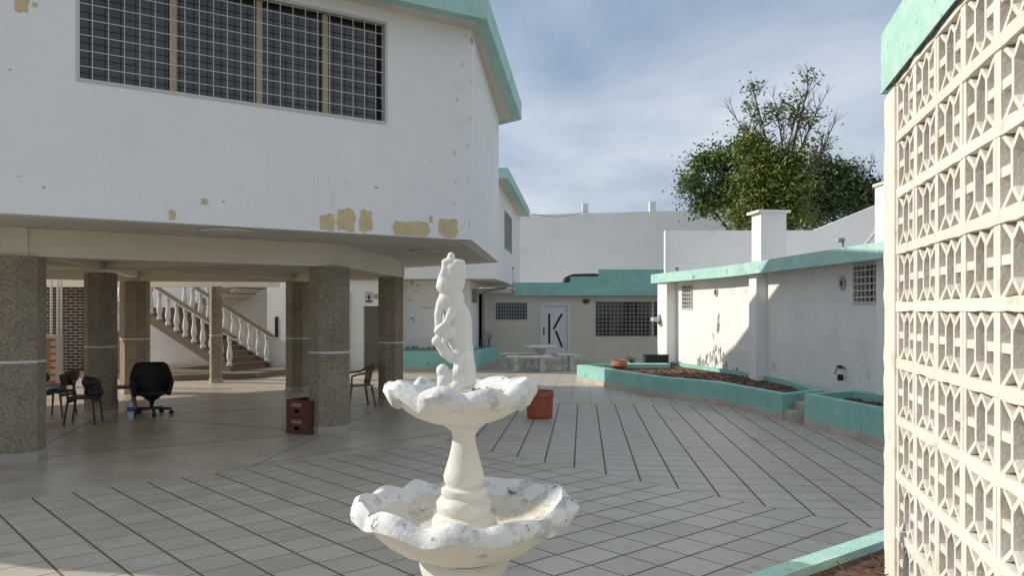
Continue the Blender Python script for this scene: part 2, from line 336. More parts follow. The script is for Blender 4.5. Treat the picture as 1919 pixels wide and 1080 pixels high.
# ================================================================ THE SETTING
g = MB(); g.add([(-600, -400, -0.06), (600, -400, -0.06), (600, 900, -0.06), (-600, 900, -0.06)], [(0, 1, 2, 3)])
struct(g.build('ground', EARTH))
K0 = Vector((-0.94, 11.45)); UA = Vector((math.sin(R(48.3)), math.cos(R(48.3)))); DA = Vector((UA.y, -UA.x)); EB = Vector((math.sin(R(5)), math.cos(R(5)))); NB = Vector((EB.y, -EB.x))
base = MB(); base.prism([(-16, -4), (9, -4), (9, 30.5), (-16, 30.5)], -0.05, -0.0012)
court = struct(base.build('courtyard_floor', GROUT))
def clip(poly, reg):
    a = sum(reg[i][0] * reg[(i + 1) % len(reg)][1] - reg[(i + 1) % len(reg)][0] * reg[i][1] for i in range(len(reg)))
    if a < 0: reg = reg[::-1]
    for i in range(len(reg)):
        A, B = Vector(reg[i]), Vector(reg[(i + 1) % len(reg)]); e = B - A; new = []
        side = [(e.x * (Vector(p).y - A.y) - e.y * (Vector(p).x - A.x)) for p in poly]
        for j in range(len(poly)):
            k = (j + 1) % len(poly)
            if side[j] >= 0: new.append(poly[j])
            if (side[j] >= 0) != (side[k] >= 0):
                t = side[j] / (side[j] - side[k]); p, q = Vector(poly[j]), Vector(poly[k]); new.append(tuple(p + (q - p) * t))
        poly = new
        if len(poly) < 3: return []
    return poly
def area(p): return abs(sum(p[i][0] * p[(i + 1) % len(p)][1] - p[(i + 1) % len(p)][0] * p[i][1] for i in range(len(p)))) / 2
TILES = []
def tile_region(reg, org, du, dv, pu, pv, gaps, ext):
    for i in range(-ext, ext):
        for j in range(-ext, ext):
            c = org + du * (pu * (i + .5)) + dv * (pv * (j + .5))
            if not (-14 < c.x < 8 and 0 < c.y < 30): continue
            gu, gv = gaps(c); a, b = (pu - gu) / 2, (pv - gv) / 2
            q = clip([tuple(c + du * (s * a) + dv * (t * b)) for s, t in ((-1, -1), (1, -1), (1, 1), (-1, 1))], reg)
            if len(q) >= 3 and area(q) > 0.004:
                vis = abs(c.x) < 0.66 * c.y + .3 and c.y > 4.6
                TILES.append((area(q) * EYE / max(c.y, 1) ** 3 if vis else 0, q))
tile_region([tuple(K0), tuple(K0 + DA * 11), (7, 0.5), (-12, 0.5), tuple(K0 - UA * 14)], K0, UA, DA, 0.366, 0.343, lambda c: (0.022, 0.013) if c.x < 0.1 else (0.013, 0.020), 60)
tile_region([tuple(K0), tuple(K0 + DA * 11.5), (7.3, 15.65), (-0.51, 16.35)], K0 + EB * 4.9, NB, EB, 0.366, 0.336, lambda c: (0.022, 0.012), 60)
tile_region([(-0.51, 16.35), (7.3, 15.65), (7.3, 30), (0.70, 30)], Vector((-0.51, 16.36)), NB, EB, 0.42, 0.42, lambda c: (0.008, 0.010), 60)
TILES.sort(key=lambda t: -t[0])
def tile_prism(mb, q):
    a = sum(q[i][0] * q[(i + 1) % len(q)][1] - q[(i + 1) % len(q)][0] * q[i][1] for i in range(len(q)))
    if a < 0: q = q[::-1]
    c = sum((Vector(p) for p in q), Vector((0, 0))) / len(q); n = len(q); dz = random.uniform(-.0003, .0003)
    ins = [tuple(Vector(p) + (c - Vector(p)).normalized() * .004) for p in q]
    mb.add([(p[0], p[1], -0.0011) for p in q] + [(p[0], p[1], -0.0006 + dz) for p in q] + [(p[0], p[1], dz) for p in ins],
           [tuple(range(2 * n, 3 * n))] + [(k * n + i, k * n + (i + 1) % n, (k + 1) * n + (i + 1) % n, (k + 1) * n + i) for k in (0, 1) for i in range(n)])
for s, q in TILES[:300]:
    b = MB(); tile_prism(b, q); b.build('floor_tile', TILE, court)
b = MB()
for s, q in TILES[300:]: tile_prism(b, q)
stuff(b.build('far_floor_tiles', TILE, court))
# polished hall floor
hall = MB(); hall.prism([tuple(K0), (0.69, 30), (-30, 30), tuple(K0 - UA * 30)], -0.0495, 0.0)
hall = struct(hall.build('hall_floor', TERR))
CC = (-7.25, 14.3); RING = [(-6.16, 10.1), (-2.8, 12.45), (-2.42, 16.2), (-4.94, 18.85), (-8.55, 18.4), (-11.3, 15.4), (-11.4, 12.1), (-9.4, 9.2)]
def strip(a, b):
    m = MB(); m.bar((a[0], a[1], 0.0005), (b[0], b[1], 0.0005), 0.012, 0.003); m.build('joint_strip', GROUT, hall)
ext_pts = [(-7.1, 6.2), (-3.1, 9.7), (-0.95, 16.9), (-3.9, 21.5), (-9, 21), (-13, 16.5), (-14, 11), (-11, 5.5)]
for i, p in enumerate(RING):
    strip(CC, p); strip(p, RING[(i + 1) % 8]); strip(p, ext_pts[i])
strip((-3.4, 9.35), (-0.8, 12.6))
terr = MB(); terr.prism([(-1.2, 31.2), (26, 31.2), (26, 60), (-1.2, 60)], -0.05, 1.72)
struct(terr.build('upper_terrace', CONC))

# ================================================================ MAIN BUILDING (upper storey on columns)
main = thing('main_building', 'white two-storey hall raised on pebble-dash columns with big barred upstairs window', 'building', (-7.25, 14.3, 0))
ZS, ZT, ZR = 2.885, 5.94, 6.28
W2 = (-0.58, 11.74); W0 = (-5.37, 8.5)
fx = Vector((W0[0] - W2[0], W0[1] - W2[1])).normalized(); W1 = tuple(Vector(W2) + fx * 9.2)
W3 = (-0.28, 17.1); W4 = (-4.2, 21.0); W5 = (-9.5, 20.4); W6 = (-14.2, 16.3); W7 = (-15.4, 12.0); W8 = (-14.6, 8.9)
WP = [W1, W2, W3, W4, W5, W6, W7, W8]
front = Frame(W1, W2)
u0, zb = front.px(143, 146); u1, zb2 = front.px(726, 237); zb = (zb + zb2) / 2; _, ztop = front.px(724, 41)
for i in range(8):
    fr = front if i == 0 else Frame(WP[i], WP[(i + 1) % 8])
    holes = [(u0, u1, zb, ztop)] if i == 0 else []
    wall(fr, ZS, ZT, 0.2, holes).build('wall', WHITE, main)
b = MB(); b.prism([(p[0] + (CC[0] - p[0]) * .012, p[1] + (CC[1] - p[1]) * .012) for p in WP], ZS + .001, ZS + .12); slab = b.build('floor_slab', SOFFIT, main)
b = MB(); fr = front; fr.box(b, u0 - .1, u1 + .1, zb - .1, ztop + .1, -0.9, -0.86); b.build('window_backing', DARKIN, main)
window(front, u0, u1, zb, ztop, main, 23, 8, (0.275, 0.545, 0.775), depth=0.14)
RP = [(-8.8, 6.17), (-0.36, 11.3), (0.19, 17.2), (-4.0, 21.7), (-9.6, 20.9), (-14.9, 16.5), (-16.2, 12.0), (-15.5, 8.25)]
b = MB(); b.prism(RP, ZT, ZT + .05); roof = b.build('roof', SOFFIT, main)
b = MB(); b.prism([(p[0] + (CC[0] - p[0]) * .02, p[1] + (CC[1] - p[1]) * .02) for p in RP], ZT + .05, ZR - .02); b.build('roof_deck', CONC, roof)
def offset_poly(P, d, closed=True):
    n = len(P); res = []
    for i in range(n):
        p = Vector(P[i]); a = (p - Vector(P[i - 1])).normalized() if (closed or i) else None; b_ = (Vector(P[(i + 1) % n]) - p).normalized() if (closed or i < n - 1) else None
        a = a or b_; b_ = b_ or a
        n1, n2 = Vector((a.y, -a.x)), Vector((b_.y, -b_.x)); m_ = (n1 + n2); m_ = m_ / max(.3, m_.dot(n1)); res.append(tuple(p + m_ * d))
    return res
def band(P, d0, d1, z0, z1, m_, par, closed=True, name='fascia'):
    A, B = offset_poly(P, d1, closed), offset_poly(P, d0, closed); n = len(P)
    for i in range(n if closed else n - 1):
        j = (i + 1) % n; b = MB(); q = [A[i], A[j], B[j], B[i]]
        b.add([(p[0], p[1], z) for z in (z0, z1) for p in q], [(3, 2, 1, 0), (4, 5, 6, 7), (0, 1, 5, 4), (2, 3, 7, 6), (1, 2, 6, 5), (3, 0, 4, 7)]); b.build(name, m_, par)
band(RP, -.16, .012, ZT - .015, ZR, ROOFTEAL, roof)
for i, a in enumerate([(598, 631, 400, 434), (630, 669, 389, 436), (672, 700, 392, 437), (733, 811, 415, 446), (820, 861, 409, 447), (804, 812, 404, 419), (316, 331, 393, 413), (376, 392, 372, 384), (24, 57, -20, 22), (60, 72, 5, 12)]):
    patch(front, *a, PEEL, main, 'peeled_patch', i + 3, n=34, jag=.36, zmin=ZS + .012)
for i, (x, y) in enumerate([(195, 296), (36, 330), (83, 351), (264, 366), (420, 378), (465, 379), (650, 344), (706, 351), (808, 302), (20, 130)]):
    k = .6 + (i * 7 % 5) * .35; patch(front, x - 2.4 * k, x + 2.0 * k, y - 1.0 * k, y + 1.0 * k, LOUV, main, 'paint_chip', i + 40, n=12, jag=.95)
# paint drips and cracks down the corner edge
sf = Frame(W2, W3)
for i in range(12):
    y = 90 + i * 29 + random.uniform(-14, 14); x = random.choice((random.uniform(846, 868), random.uniform(876, 888))); hh = random.uniform(1.5, 7)
    patch(front if x < 870 else sf, x - 1, x + 1, y - hh, y + hh, LOUV, main, 'paint_chip', i + 80, n=8, jag=.6)
# beams
def beam(a, b, wd, z0=2.53, z1=ZS - .003):
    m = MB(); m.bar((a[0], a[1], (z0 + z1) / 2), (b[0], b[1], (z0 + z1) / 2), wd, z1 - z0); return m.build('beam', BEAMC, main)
for i in range(8):
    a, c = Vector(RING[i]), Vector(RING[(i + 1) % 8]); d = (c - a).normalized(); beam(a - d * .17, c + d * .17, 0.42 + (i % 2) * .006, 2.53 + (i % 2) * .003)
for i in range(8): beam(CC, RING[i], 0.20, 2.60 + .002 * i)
for (x, y) in ((428, 431), (805, 470), (400, 492)):
    z = ZS if y < 480 else ZS; p = G(x, y, z); m = MB()
    prof = [(0.06, -.002), (0.075, -.03), (0.11, -.035), (0.15, -.012), (0.22, -.012), (0.27, -.035), (0.31, -.03), (0.335, -.002)]
    m.lathe(prof, (p[0], p[1], z - .003), 32); m.build('ceiling_rosette', SOFFIT, main, True)
def column(p, r, top=2.53, rot=0.0, par=None):
    oct_ = lambda k: [(p[0] + k * math.cos(R(22.5 + rot + 45 * i)), p[1] + k * math.sin(R(22.5 + rot + 45 * i))) for i in range(8)]
    m = MB(); m.prism(oct_(r), 0.12, 1.215); m.prism(oct_(r), 1.245, top); c = m.build('column', COLM, par or main)
    m = MB(); m.prism(oct_(r + .004), 1.215, 1.245); m.build('painted_band', BAND, c)
    m = MB(); m.prism(oct_(r + .012), 0.001, 0.12); m.build('plinth', PLINTH, c)
for i, p in enumerate(RING): column(p, 0.315 if i != 2 else 0.26, rot=5)
column(CC, 0.265)

# ================================================================ SIDE BUILDING behind the hall
side = thing('side_building', 'white two-storey block behind the hall with overhanging upper floor and teal eave', 'building', (-4, 28, 0))
S0, S1 = (-0.50, 25.0), (0.34, 34.6)
sR = Frame(S0, S1); sF = Frame((-7.2, 25.35), S0)
ua, za = sR.px(946, 482); ub, zb_ = sR.px(960, 376)
hs = [(sR.px(945.5, 400)[0], sR.px(959.5, 400)[0], 4.0, 5.35)]
wall(sR, ZS - .02, ZT, .2, hs).build('wall', WHITE, side)
wall(sF, ZS - .02, ZT, .2).build('wall', WHITE, side)
b = MB(); b.prism([(-7.2, 25.36), (S0[0], S0[1] + .01), (S1[0] - .01, S1[1]), (-7.2, 34.6)], ZS - .03, ZS + .1); b.build('floor_slab', SOFFIT, side)
wo = window(sR, hs[0][0], hs[0][1], 4.0, 5.35, side, 3, 12, (), depth=.08, glass_m=LOUV)
for i in range(14):
    m = MB(); z = 4.08 + i * .088; sR.box(m, hs[0][0] + .04, hs[0][1] - .04, z, z + .06, -.075, -.05); m.build('louver', LOUV, wo)
b = MB(); b.prism([(-7.2, 24.9), (-0.13, 24.75), (0.75, 34.9), (-7.2, 34.9)], ZT, ZT + .06); srf = b.build('roof', SOFFIT, side)
band([(-7.2, 24.9), (-0.13, 24.75), (0.75, 34.9)], -.15, .01, ZT - .015, ZT + .3, ROOFTEAL, srf, False)
# lower storey: scribbled wall with its side return, restroom bay
L0, L1, L2 = (-3.55, 26.05), (-1.36, 26.0), (-1.17, 28.75)
lf = Frame(L0, L1); wall(lf, 0, ZS - .04, .2).build('wall', WHITE_OLD, side)
lr = Frame(L1, L2); hv = (lr.px(884, 550)[0], lr.px(895, 550)[0], 2.12, 2.62)
wall(lr, 0, ZS - .045, .2, [hv]).build('wall', WHITE_OLD, side)
wo = window(lr, hv[0], hv[1], hv[2], hv[3], side, 2, 2, (), depth=.07, glass_m=LOUV, fw=.03)
for i in range(5):
    m = MB(); lr.box(m, hv[0] + .03, hv[1] - .03, hv[2] + .05 + i * .085, hv[2] + .11 + i * .085, -.06, -.03); m.build('louver', LOUV, wo)
for i, (x, y, w_, h_) in enumerate([(775, 521, 6, 3), (772, 530, 3, 5), (773, 597, 5, 3), (780, 548, 8, 1), (800, 577, 16, 1), (795, 605, 4, 1), (768, 563, 5, 1), (784, 535, 3, 2), (776, 602, 1.5, 4)]):
    patch(lf, x - w_, x + w_, y - h_, y + h_, SCRIB, side, 'pencil_scribble', 200 + i, n=10, jag=.6)
for i in range(9):
    x = 765 + i * 13; patch(lf, x - 9, x + 9, 654 - random.uniform(2, 9), 661, MILDEW, side, 'mildew_stain', 230 + i, n=14, jag=.7)
# restroom bay
rb = Frame((-7.3, 25.4), (-3.55, 25.4))
du0, du1 = rb.px(681, 600)[0], rb.px(722, 600)[0]; dz = rb.px(690, 574)[1]
eu0, eu1 = rb.px(652, 600)[0], rb.px(668, 600)[0]
wall(rb, 0, ZS - .05, .2, [(du0, du1, 0.0, dz)]).build('wall', WHITE, side)
m = MB(); rb.box(m, eu0 - .6, eu0 + .12, 0, 2.45, .004, .30); m.build('pier', SOFFIT, side)
m = MB(); rb.box(m, du0 - .3, du1 + .3, 0, dz + .2, -1.4, -1.36); m.build('passage_wall', LOUV, side)
su, sz = rb.px(692, 558)
sg = tag(MB().build('restroom_sign', SIGNM), 'small white sign with black person symbol above dark doorway', 'sign')
bpy.data.objects.remove(sg)
sg = thing('restroom_sign', 'small white sign with black person symbol above dark doorway', 'sign', rb.at(su, sz))
m = MB(); rb.box(m, su - .105, su + .105, sz - .16, sz + .16, .002, .012); m.build('plate', SIGNM, sg)
m = MB()
for a, b_, c, d in ((-.105, .105, .145, .16), (-.105, .105, -.16, -.145), (-.105, -.09, -.145, .145), (.09, .105, -.145, .145), (-.085, .085, -.135, -.095)): rb.box(m, su + a, su + b_, sz + c, sz + d, .013, .015)
m.build('border', BLACK, sg)
m = MB(); rb.box(m, su - .032, su + .032, sz - .02, sz + .06, .013, .016); rb.box(m, su - .05, su + .05, sz + .0, sz + .04, .013, .0155); rb.box(m, su - .02, su + .02, sz - .085, sz - .02, .013, .016)
rb.box(m, su - .02, su + .02, sz + .07, sz + .11, .013, .016); m.build('person_symbol', BLACK, sg)
su2, sz2 = rb.px(707, 556)
sg = thing('notice_plate', 'small beige notice plate right beside the restroom sign', 'sign', rb.at(su2, sz2))
m = MB(); rb.box(m, su2 - .11, su2 + .11, sz2 - .07, sz2 + .08, .002, .012); m.build('plate', PLINTH, sg)
m = MB()
for k in range(3): rb.box(m, su2 - .08, su2 + .07 - .02 * k, sz2 - .045 + k * .04, sz2 - .03 + k * .04, .013, .015)
m.build('print', SCRIB, sg)
# pipe and eave bracket at the corner with the annex
pp = thing('drain_pipe', 'dark drain pipe running down the corner beside the beige annex', 'pipe', (-1.10, 28.3, 0))
m = MB(); m.tube([(-1.02, 28.3, .45), (-1.02, 28.3, 2.5), (-0.6, 27.9, 2.62), (-.18, 27.6, 2.66)], .035); m.build('pipe', GREYP, pp, True)
m = MB(); m.tube([(-.93, 28.5, .45), (-.93, 28.5, 2.35)], .05); m.build('downpipe', METALW, pp, True)

# ================================================================ ANNEX with the K door
KY = 28.75
annex = thing('annex_building', 'beige single-storey annex with K door, two barred windows and stepped teal parapet', 'building', (2.2, KY, 0))
ka = Frame((-1.25, KY), (6.2, KY))
def kp(x, y): return ka.px(x, y)
w1 = kp(928, 601) + kp(990, 566); w2 = kp(1115, 632) + kp(1240, 564); dr = kp(1013, 672) + kp(1070, 568)
holes = [(w1[0], w1[2], w1[1], w1[3]), (w2[0], w2[2], w2[1], w2[3]), (dr[0], dr[2], 0.17, dr[3])]
wall(ka, 0, 2.47, .22, holes).build('wall', CREAM, annex)
for q, c, r_ in ((holes[0], 12, 5), (holes[1], 17, 9)):
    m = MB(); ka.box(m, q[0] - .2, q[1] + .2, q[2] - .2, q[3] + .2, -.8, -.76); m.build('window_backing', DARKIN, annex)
    wo = window(ka, q[0], q[1], q[2], q[3], annex, c, r_, (0.86,) if c > 12 else (), depth=.12, fw=.035)
    wo.name = 'barred_window'
m = MB(); ka.box(m, holes[1][0] + (holes[1][1] - holes[1][0]) * .865, holes[1][0] + (holes[1][1] - holes[1][0]) * .885, holes[1][2] + .03, holes[1][3] - .03, -.03, -.01); m.build('window_post', METALW, annex)
# door
u_a, u_b, z_a, z_b = holes[2]
m = MB()
for q in ((u_a, u_a + .1, z_a, z_b), (u_b - .1, u_b, z_a, z_b), (u_a + .1, u_b - .1, z_b - .09, z_b)): ka.box(m, *q, -.12, .025)
door = m.build('door', DOORW, annex)
m = MB(); ka.box(m, u_a + .102, u_b - .102, z_a, z_b - .092, -.08, -.04); m.build('door_leaf', DOORW, door)
def kstrip(x0, y0, x1, y1, wd):
    a, b_ = kp(x0, y0), kp(x1, y1); d = Vector((b_[0] - a[0], b_[1] - a[1])).normalized() ; nrm = Vector((-d.y, d.x)) * wd / 2
    A, B = Vector(a), Vector(b_); c4 = [A - nrm, B - nrm, B + nrm, A + nrm]
    m = MB(); m.add([ka.at(p.x, p.y, o) for o in (-.038, -.030) for p in c4], [(0, 1, 2, 3), (7, 6, 5, 4)] + [(i, i + 4, (i + 1) % 4 + 4, (i + 1) % 4) for i in range(4)])
    m.build('letter_stroke', BLACK, door)
kstrip(1029.8, 645, 1029.8, 588, .075); kstrip(1037.8, 617, 1053.8, 588.5, .075); kstrip(1042, 620.5, 1054, 651, .075)
m = MB(); a = kp(1017, 621); ka.box(m, u_a + .112, u_a + .145, a[1] - .14, a[1] + .14, -.04, .0); m.build('handle', BLACK, door)
m = MB(); ka.box(m, u_a - .25, u_b + .5, 0.0, .165, .002, .35); m.build('door_step', SKIRT, annex)
m = MB(); ka.box(m, -.0, 7.2, 2.472, 2.53, -3.0, .16); m.build('roof', SOFFIT, annex)
# stepped parapet
zl, zm, zh = kp(1000, 530)[1], kp(1090, 519)[1], kp(1180, 505.5)[1]; ul, um, uh, ue = kp(961, 550)[0], kp(1069, 550)[0], kp(1122, 550)[0], 7.1
m = MB(); sh = [(ul, 2.435), (ue, 2.435), (ue, zh), (uh, zh), (uh, zm), (um, zm), (um, zl), (ul, zl)]
n = len(sh); m.add([ka.at(a, z, .20) for a, z in sh] + [ka.at(a, z, .02) for a, z in sh], [tuple(range(n)), tuple(range(2 * n - 1, n - 1, -1))] + [(i, i + n, (i + 1) % n + n, (i + 1) % n) for i in range(n)])
m.build('parapet', TEAL, annex)
m = MB(); ka.box(m, ul - .01, ue, 2.415, 2.64, .202, .245); m.build('parapet_ledge', TEAL, annex)
m = MB(); ka.box(m, -.02, ul + .0, 2.50, 2.66, .0, .30); m.build('eave_block', CREAM, annex)
for (x, y, rx, rz_, mm) in ((1099, 565, .14, .085, WOODL), (1240, 546, .13, .09, GREYP)):
    a = kp(x, y); off = .003 if y > 553 else .205; m = MB(); vs = [ka.at(a[0] + rx * math.cos(t * math.pi / 10), a[1] + rz_ * math.sin(t * math.pi / 10), off + .03) for t in range(20)]; vb = [p - ka.n * .03 for p in vs]
    m.add(vs + vb, [tuple(range(20))] + [(i, i + 20, (i + 1) % 20 + 20, (i + 1) % 20) for i in range(20)]); vv = m.build('vent', mm, annex)
    m = MB(); ka.box(m, a[0] - .07, a[0] + .0, a[1] - .05, a[1] + .05, off + .03, off + .034); m.build('vent_hole', BLACK, vv)
a = kp(1173, 644); m = MB(); ka.box(m, a[0] - .06, a[0] + .06, a[1] - .02, a[1] + .025, .002, .02); m.build('wall_socket', METALW, annex)
for q in ((-1.03, 28.75, -1.03, 40), (6.2, 28.97, 6.2, 40)):
    f = Frame(q[:2], q[2:]); wall(f, 0, 2.46, .2).build('wall', CREAM, annex)
# antenna bulb on the corner
an = thing('corner_lamp', 'thin pole with white bulb at the left end of the teal parapet', 'lamp', (0.03, 28.5, 2.6))
m = MB(); m.tube([(.03, 28.5, 2.5), (.03, 28.5, 3.35)], .012, 6); m.build('pole', GREYP, an)
m = MB(); ico(m, (.06, 28.42, 2.62), .08, 2); m.build('bulb', METALW, an, True)
m = MB(); ico(m, (.03, 28.5, 3.37), .035, 1); m.build('cap', BLACK, an, True)

# ================================================================ BIG REAR WALL
rear = thing('rear_boundary_wall', 'tall plain white boundary wall behind the beige annex, short posts on top', 'wall', (6, 42, 1.72))
rf = Frame((-1.5, 42), (13, 42)); zA, zB = rf.px(975, 403)[1], rf.px(1412, 391)[1]; ub_ = rf.px(1418, 400)[0]
m = MB(); vs = [rf.at(0, 1.7, 0), rf.at(ub_, 1.7, 0), rf.at(ub_, zB, 0), rf.at(0, zA - .05, 0)]; m.add(vs + [p - rf.n * .25 for p in vs], [(0, 1, 2, 3), (7, 6, 5, 4)] + [(i, i + 4, (i + 1) % 4 + 4, (i + 1) % 4) for i in range(4)])
m.build('wall_panel', WHITE, rear)
for x0, x1, y0 in ((1092, 1103, 381), (1218, 1230, 378), (1409, 1422, 373)):
    a, z1 = rf.px(x0, y0); b_ = rf.px(x1, y0)[0]; m = MB(); rf.box(m, a, b_, 6.6, z1, -.26, .03); m.build('post', WHITE, rear)
cb1 = MB(); cb1.tube([(0.6, 34.8, 6.1)] + [(0.6 + (3.9 - .6) * t, 34.8 + 7 * t, 6.1 + .95 * t - .25 * math.sin(math.pi * t)) for t in (.2, .4, .6, .8, 1)], .012, 5)
tag(cb1.build('overhead_cable', BLACK), 'thin dark cable hanging between teal eave and rear wall post', 'cable')

# ================================================================ CAR on the upper terrace
car = thing('parked_car', 'dark car parked behind the annex, only roof and rear window showing', 'car', (3.6, 36, 1.72))
cx, cy, cz = 2.02, 36.0, 1.72
prof = [(0, .45), (0, 1.0), (.12, 1.08), (.28, 1.62), (.6, 1.76), (1.5, 1.79), (2.4, 1.70), (3.2, 1.12), (4.35, 1.0), (4.5, .8), (4.5, .45)]
m = MB(); n = len(prof); ins = lambda z: .10 if z > 1.3 else 0.0
m.add([(cx + a, cy - .88 + ins(z), cz + z) for a, z in prof] + [(cx + a, cy + .88 - ins(z), cz + z) for a, z in prof], [tuple(range(n)), tuple(range(2 * n - 1, n - 1, -1))] + [(i, i + n, (i + 1) % n + n, (i + 1) % n) for i in range(n)])
m.build('body', CARP, car, bevel=.04)
m = MB(); m.add([(cx + a, cy - .885 + (.10 if z > 1.3 else .02), cz + z) for a, z in ((.3, 1.12), (1.35, 1.12), (1.35, 1.66), (.52, 1.64))], [(0, 1, 2, 3)]); m.build('side_window', GLASS, car)
m = MB(); m.add([(cx + a, cy - .885 + (.10 if z > 1.3 else .02), cz + z) for a, z in ((1.45, 1.12), (2.95, 1.12), (2.35, 1.62), (1.45, 1.68))], [(0, 1, 2, 3)]); m.build('side_window', GLASS, car)
for a in (.85, 3.6):
    for s in (-1, 1):
        m = MB(); m.tube([(cx + a, cy + s * .72, cz + .33), (cx + a, cy + s * .9, cz + .33)], .33, 20); t = m.build('wheel', RUBBER, car)
        m = MB(); m.tube([(cx + a, cy + s * .85, cz + .33), (cx + a, cy + s * .91, cz + .33)], .2, 14); m.build('rim', CHROME, t)
for y in (-.6, .6):
    m = MB(); m.box((cx - .01, cy + y, cz + .9), (.04, .3, .14)); m.build('tail_light', REDPOT, car)

# ================================================================ RIGHT BUILDING
right = thing('right_building', 'long white curved single-storey wall with teal roof edge beside the raised planters', 'building', (6, 18, 0))
WR = [(4.50, 23.5), (4.62, 22.9), (5.02, 21.2), (5.39, 19.65), (5.70, 16.9), (6.05, 12.9), (6.35, 9.6)]
RZ = 2.70
def poly_wall(pts, z0, z1, th, m_, name, par, holes={}):
    for i in range(len(pts) - 1):
        f = Frame(pts[i], pts[i + 1]); wall(f, z0, z1, th, holes.get(i, ())).build(name, m_, par)
RW = [Frame(WR[i], WR[i + 1]) for i in range(len(WR) - 1)]
wa = (RW[1].px(1279, 556)[0], RW[1].px(1299, 556)[0], RW[1].px(1289, 580)[1], RW[1].px(1289, 534)[1])
wb = (RW[4].px(1600, 530)[0], RW[4].px(1646, 530)[0], RW[4].px(1622, 570)[1], RW[4].px(1622, 494)[1])
poly_wall(WR, 0, RZ, .2, WHITE_OLD, 'wall', right, {1: [wa], 4: [wb]})
window(RW[1], *wa, right, 5, 6, (), depth=.09, bar=.012, fw=.04, proud=.02, glass_m=LOUV)
window(RW[4], *wb, right, 6, 6, (.3,), depth=.12, bar=.012, fw=.04, proud=.02)
for f, q in ((RW[1], wa), (RW[4], wb)):
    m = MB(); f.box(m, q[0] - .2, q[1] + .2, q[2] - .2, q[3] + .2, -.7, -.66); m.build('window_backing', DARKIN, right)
# groove line
for i in range(1, 6):
    m = MB(); f = RW[i]; f.box(m, 0, f.L, 1.335, 1.345, .0, .006); m.build('groove_moulding', WHITE_OLD, right)
ro = [tuple(Vector(p) + Vector((-.38, -.02))) for p in WR]; ro[0] = (ro[0][0] - .04, 23.75)
m = MB(); m.prism(ro + [(14, 9.6), (14, 23.75)], RZ - .02, RZ + .03); rrf = m.build('roof', SOFFIT, right)
band(([(14, 23.75)] + ro), -.12, .01, RZ - .03, RZ + .23, ROOFTEAL, rrf, False)
def rw_at(px_):
    for f in RW:
        r = (px_ - 960) / FPX; u = -(f.P.x - r * f.P.y) / (f.u.x - r * f.u.y)
        if -1e-6 <= u <= f.L: return f, u
# pilasters
f, u = rw_at(1268); m = MB(); f.box(m, u - .62, u + .02, 0, RZ - .021, .001, .30); m.build('pilaster', WHITE, right)
f, u = rw_at(1434); m = MB(); f.box(m, u - .30, u + .10, 0, RZ - .022, .001, .24); m.build('pilaster', WHITE, right)
f, u = rw_at(1660); m = MB(); f.box(m, u - .10, u + .7, 0, RZ - .022, .001, .10); m.build('pilaster', WHITE, right)
# chimney stack over the middle pilaster
c0 = f = rw_at(1434)[0]; u = rw_at(1434)[1]
m = MB(); f.box(m, u - .34, u + .16, RZ + .031, 4.02, -.42, .16); ch = m.build('chimney', WHITE, right)
m = MB(); f.box(m, u - .44, u + .22, 4.02, 4.075, -.50, .24); m.build('chimney_cap', WHITE_OLD, ch)
# partition wall on the roof
pw = Frame((4.46, 23.6), (14, 23.6))
def pz(x, y): return pw.px(x, y)
A = pz(1254, 432); B_ = pz(1525, 432); C_ = pz(1645, 383)
m = MB(); sh = [(0, RZ + .02), (9, RZ + .02), (9, C_[1] + .3), (C_[0], C_[1]), (B_[0], A[1]), (0, A[1])]
n = len(sh); m.add([pw.at(a, z, 0) for a, z in sh] + [pw.at(a, z, -.22) for a, z in sh], [tuple(range(n)), tuple(range(2 * n - 1, n - 1, -1))] + [(i, i + n, (i + 1) % n + n, (i + 1) % n) for i in range(n)])
m.build('roof_partition', WHITE, right)
m = MB(); m.tube([(6.72, 15.8, RZ + .24), (7.35, 16.2, 3.55)], .035, 8); m.build('vent_pipe', METALW, right)
eb = Frame((6.22, 13.3), (9.7, 13.3)); m = MB(); eb.box(m, 0, 3.5, RZ + .031, 3.98, -.6, 0.0); eb_ = m.build('stair_head', WHITE, right)
m = MB(); eb.box(m, -.03, 3.5, 3.98, 4.03, -.63, .03); m.build('coping', CONC, eb_)
# round vents
for x, y, rr in ((1343, 548, .10), (1580, 531, .13)):
    f, u = rw_at(x); z = f.px(x, y)[1]; vs = [f.at(u + rr * .9 * math.cos(t * math.pi / 10), z + rr * math.sin(t * math.pi / 10), .025) for t in range(20)]; m = MB()
    m.add(vs + [p - f.n * .03 for p in vs], [tuple(range(20))] + [(i, i + 20, (i + 1) % 20 + 20, (i + 1) % 20) for i in range(20)]); v = m.build('vent', PLINTH, right)
    m = MB(); f.box(m, u - .035, u + .035, z - .05, z + .05, .026, .03); m.build('vent_hole', BLACK, v)
for i, (x0, x1, y0, y1) in enumerate([(1333, 1347, 610, 690), (1318, 1332, 660, 688), (1340, 1352, 640, 695), (1352, 1370, 655, 700), (1308, 1318, 672, 686), (1345, 1349, 590, 620), (1375, 1385, 690, 702)]):
    f, u = rw_at((x0 + x1) / 2)
    for k in range(20):
        rr = random.Random(i * 50 + k); xx = x0 + (x1 - x0) * rr.random(); yy = y0 + (y1 - y0) * rr.random() ** .7; hh = rr.uniform(1.5, 10)
        patch(f, xx - rr.uniform(.3, 1.1), xx + rr.uniform(.3, 1.1), yy - hh, yy + hh, MILDEW, right, 'mildew_stain', i * 31 + k, off=.003 + .0004 * k, n=9, jag=.7)
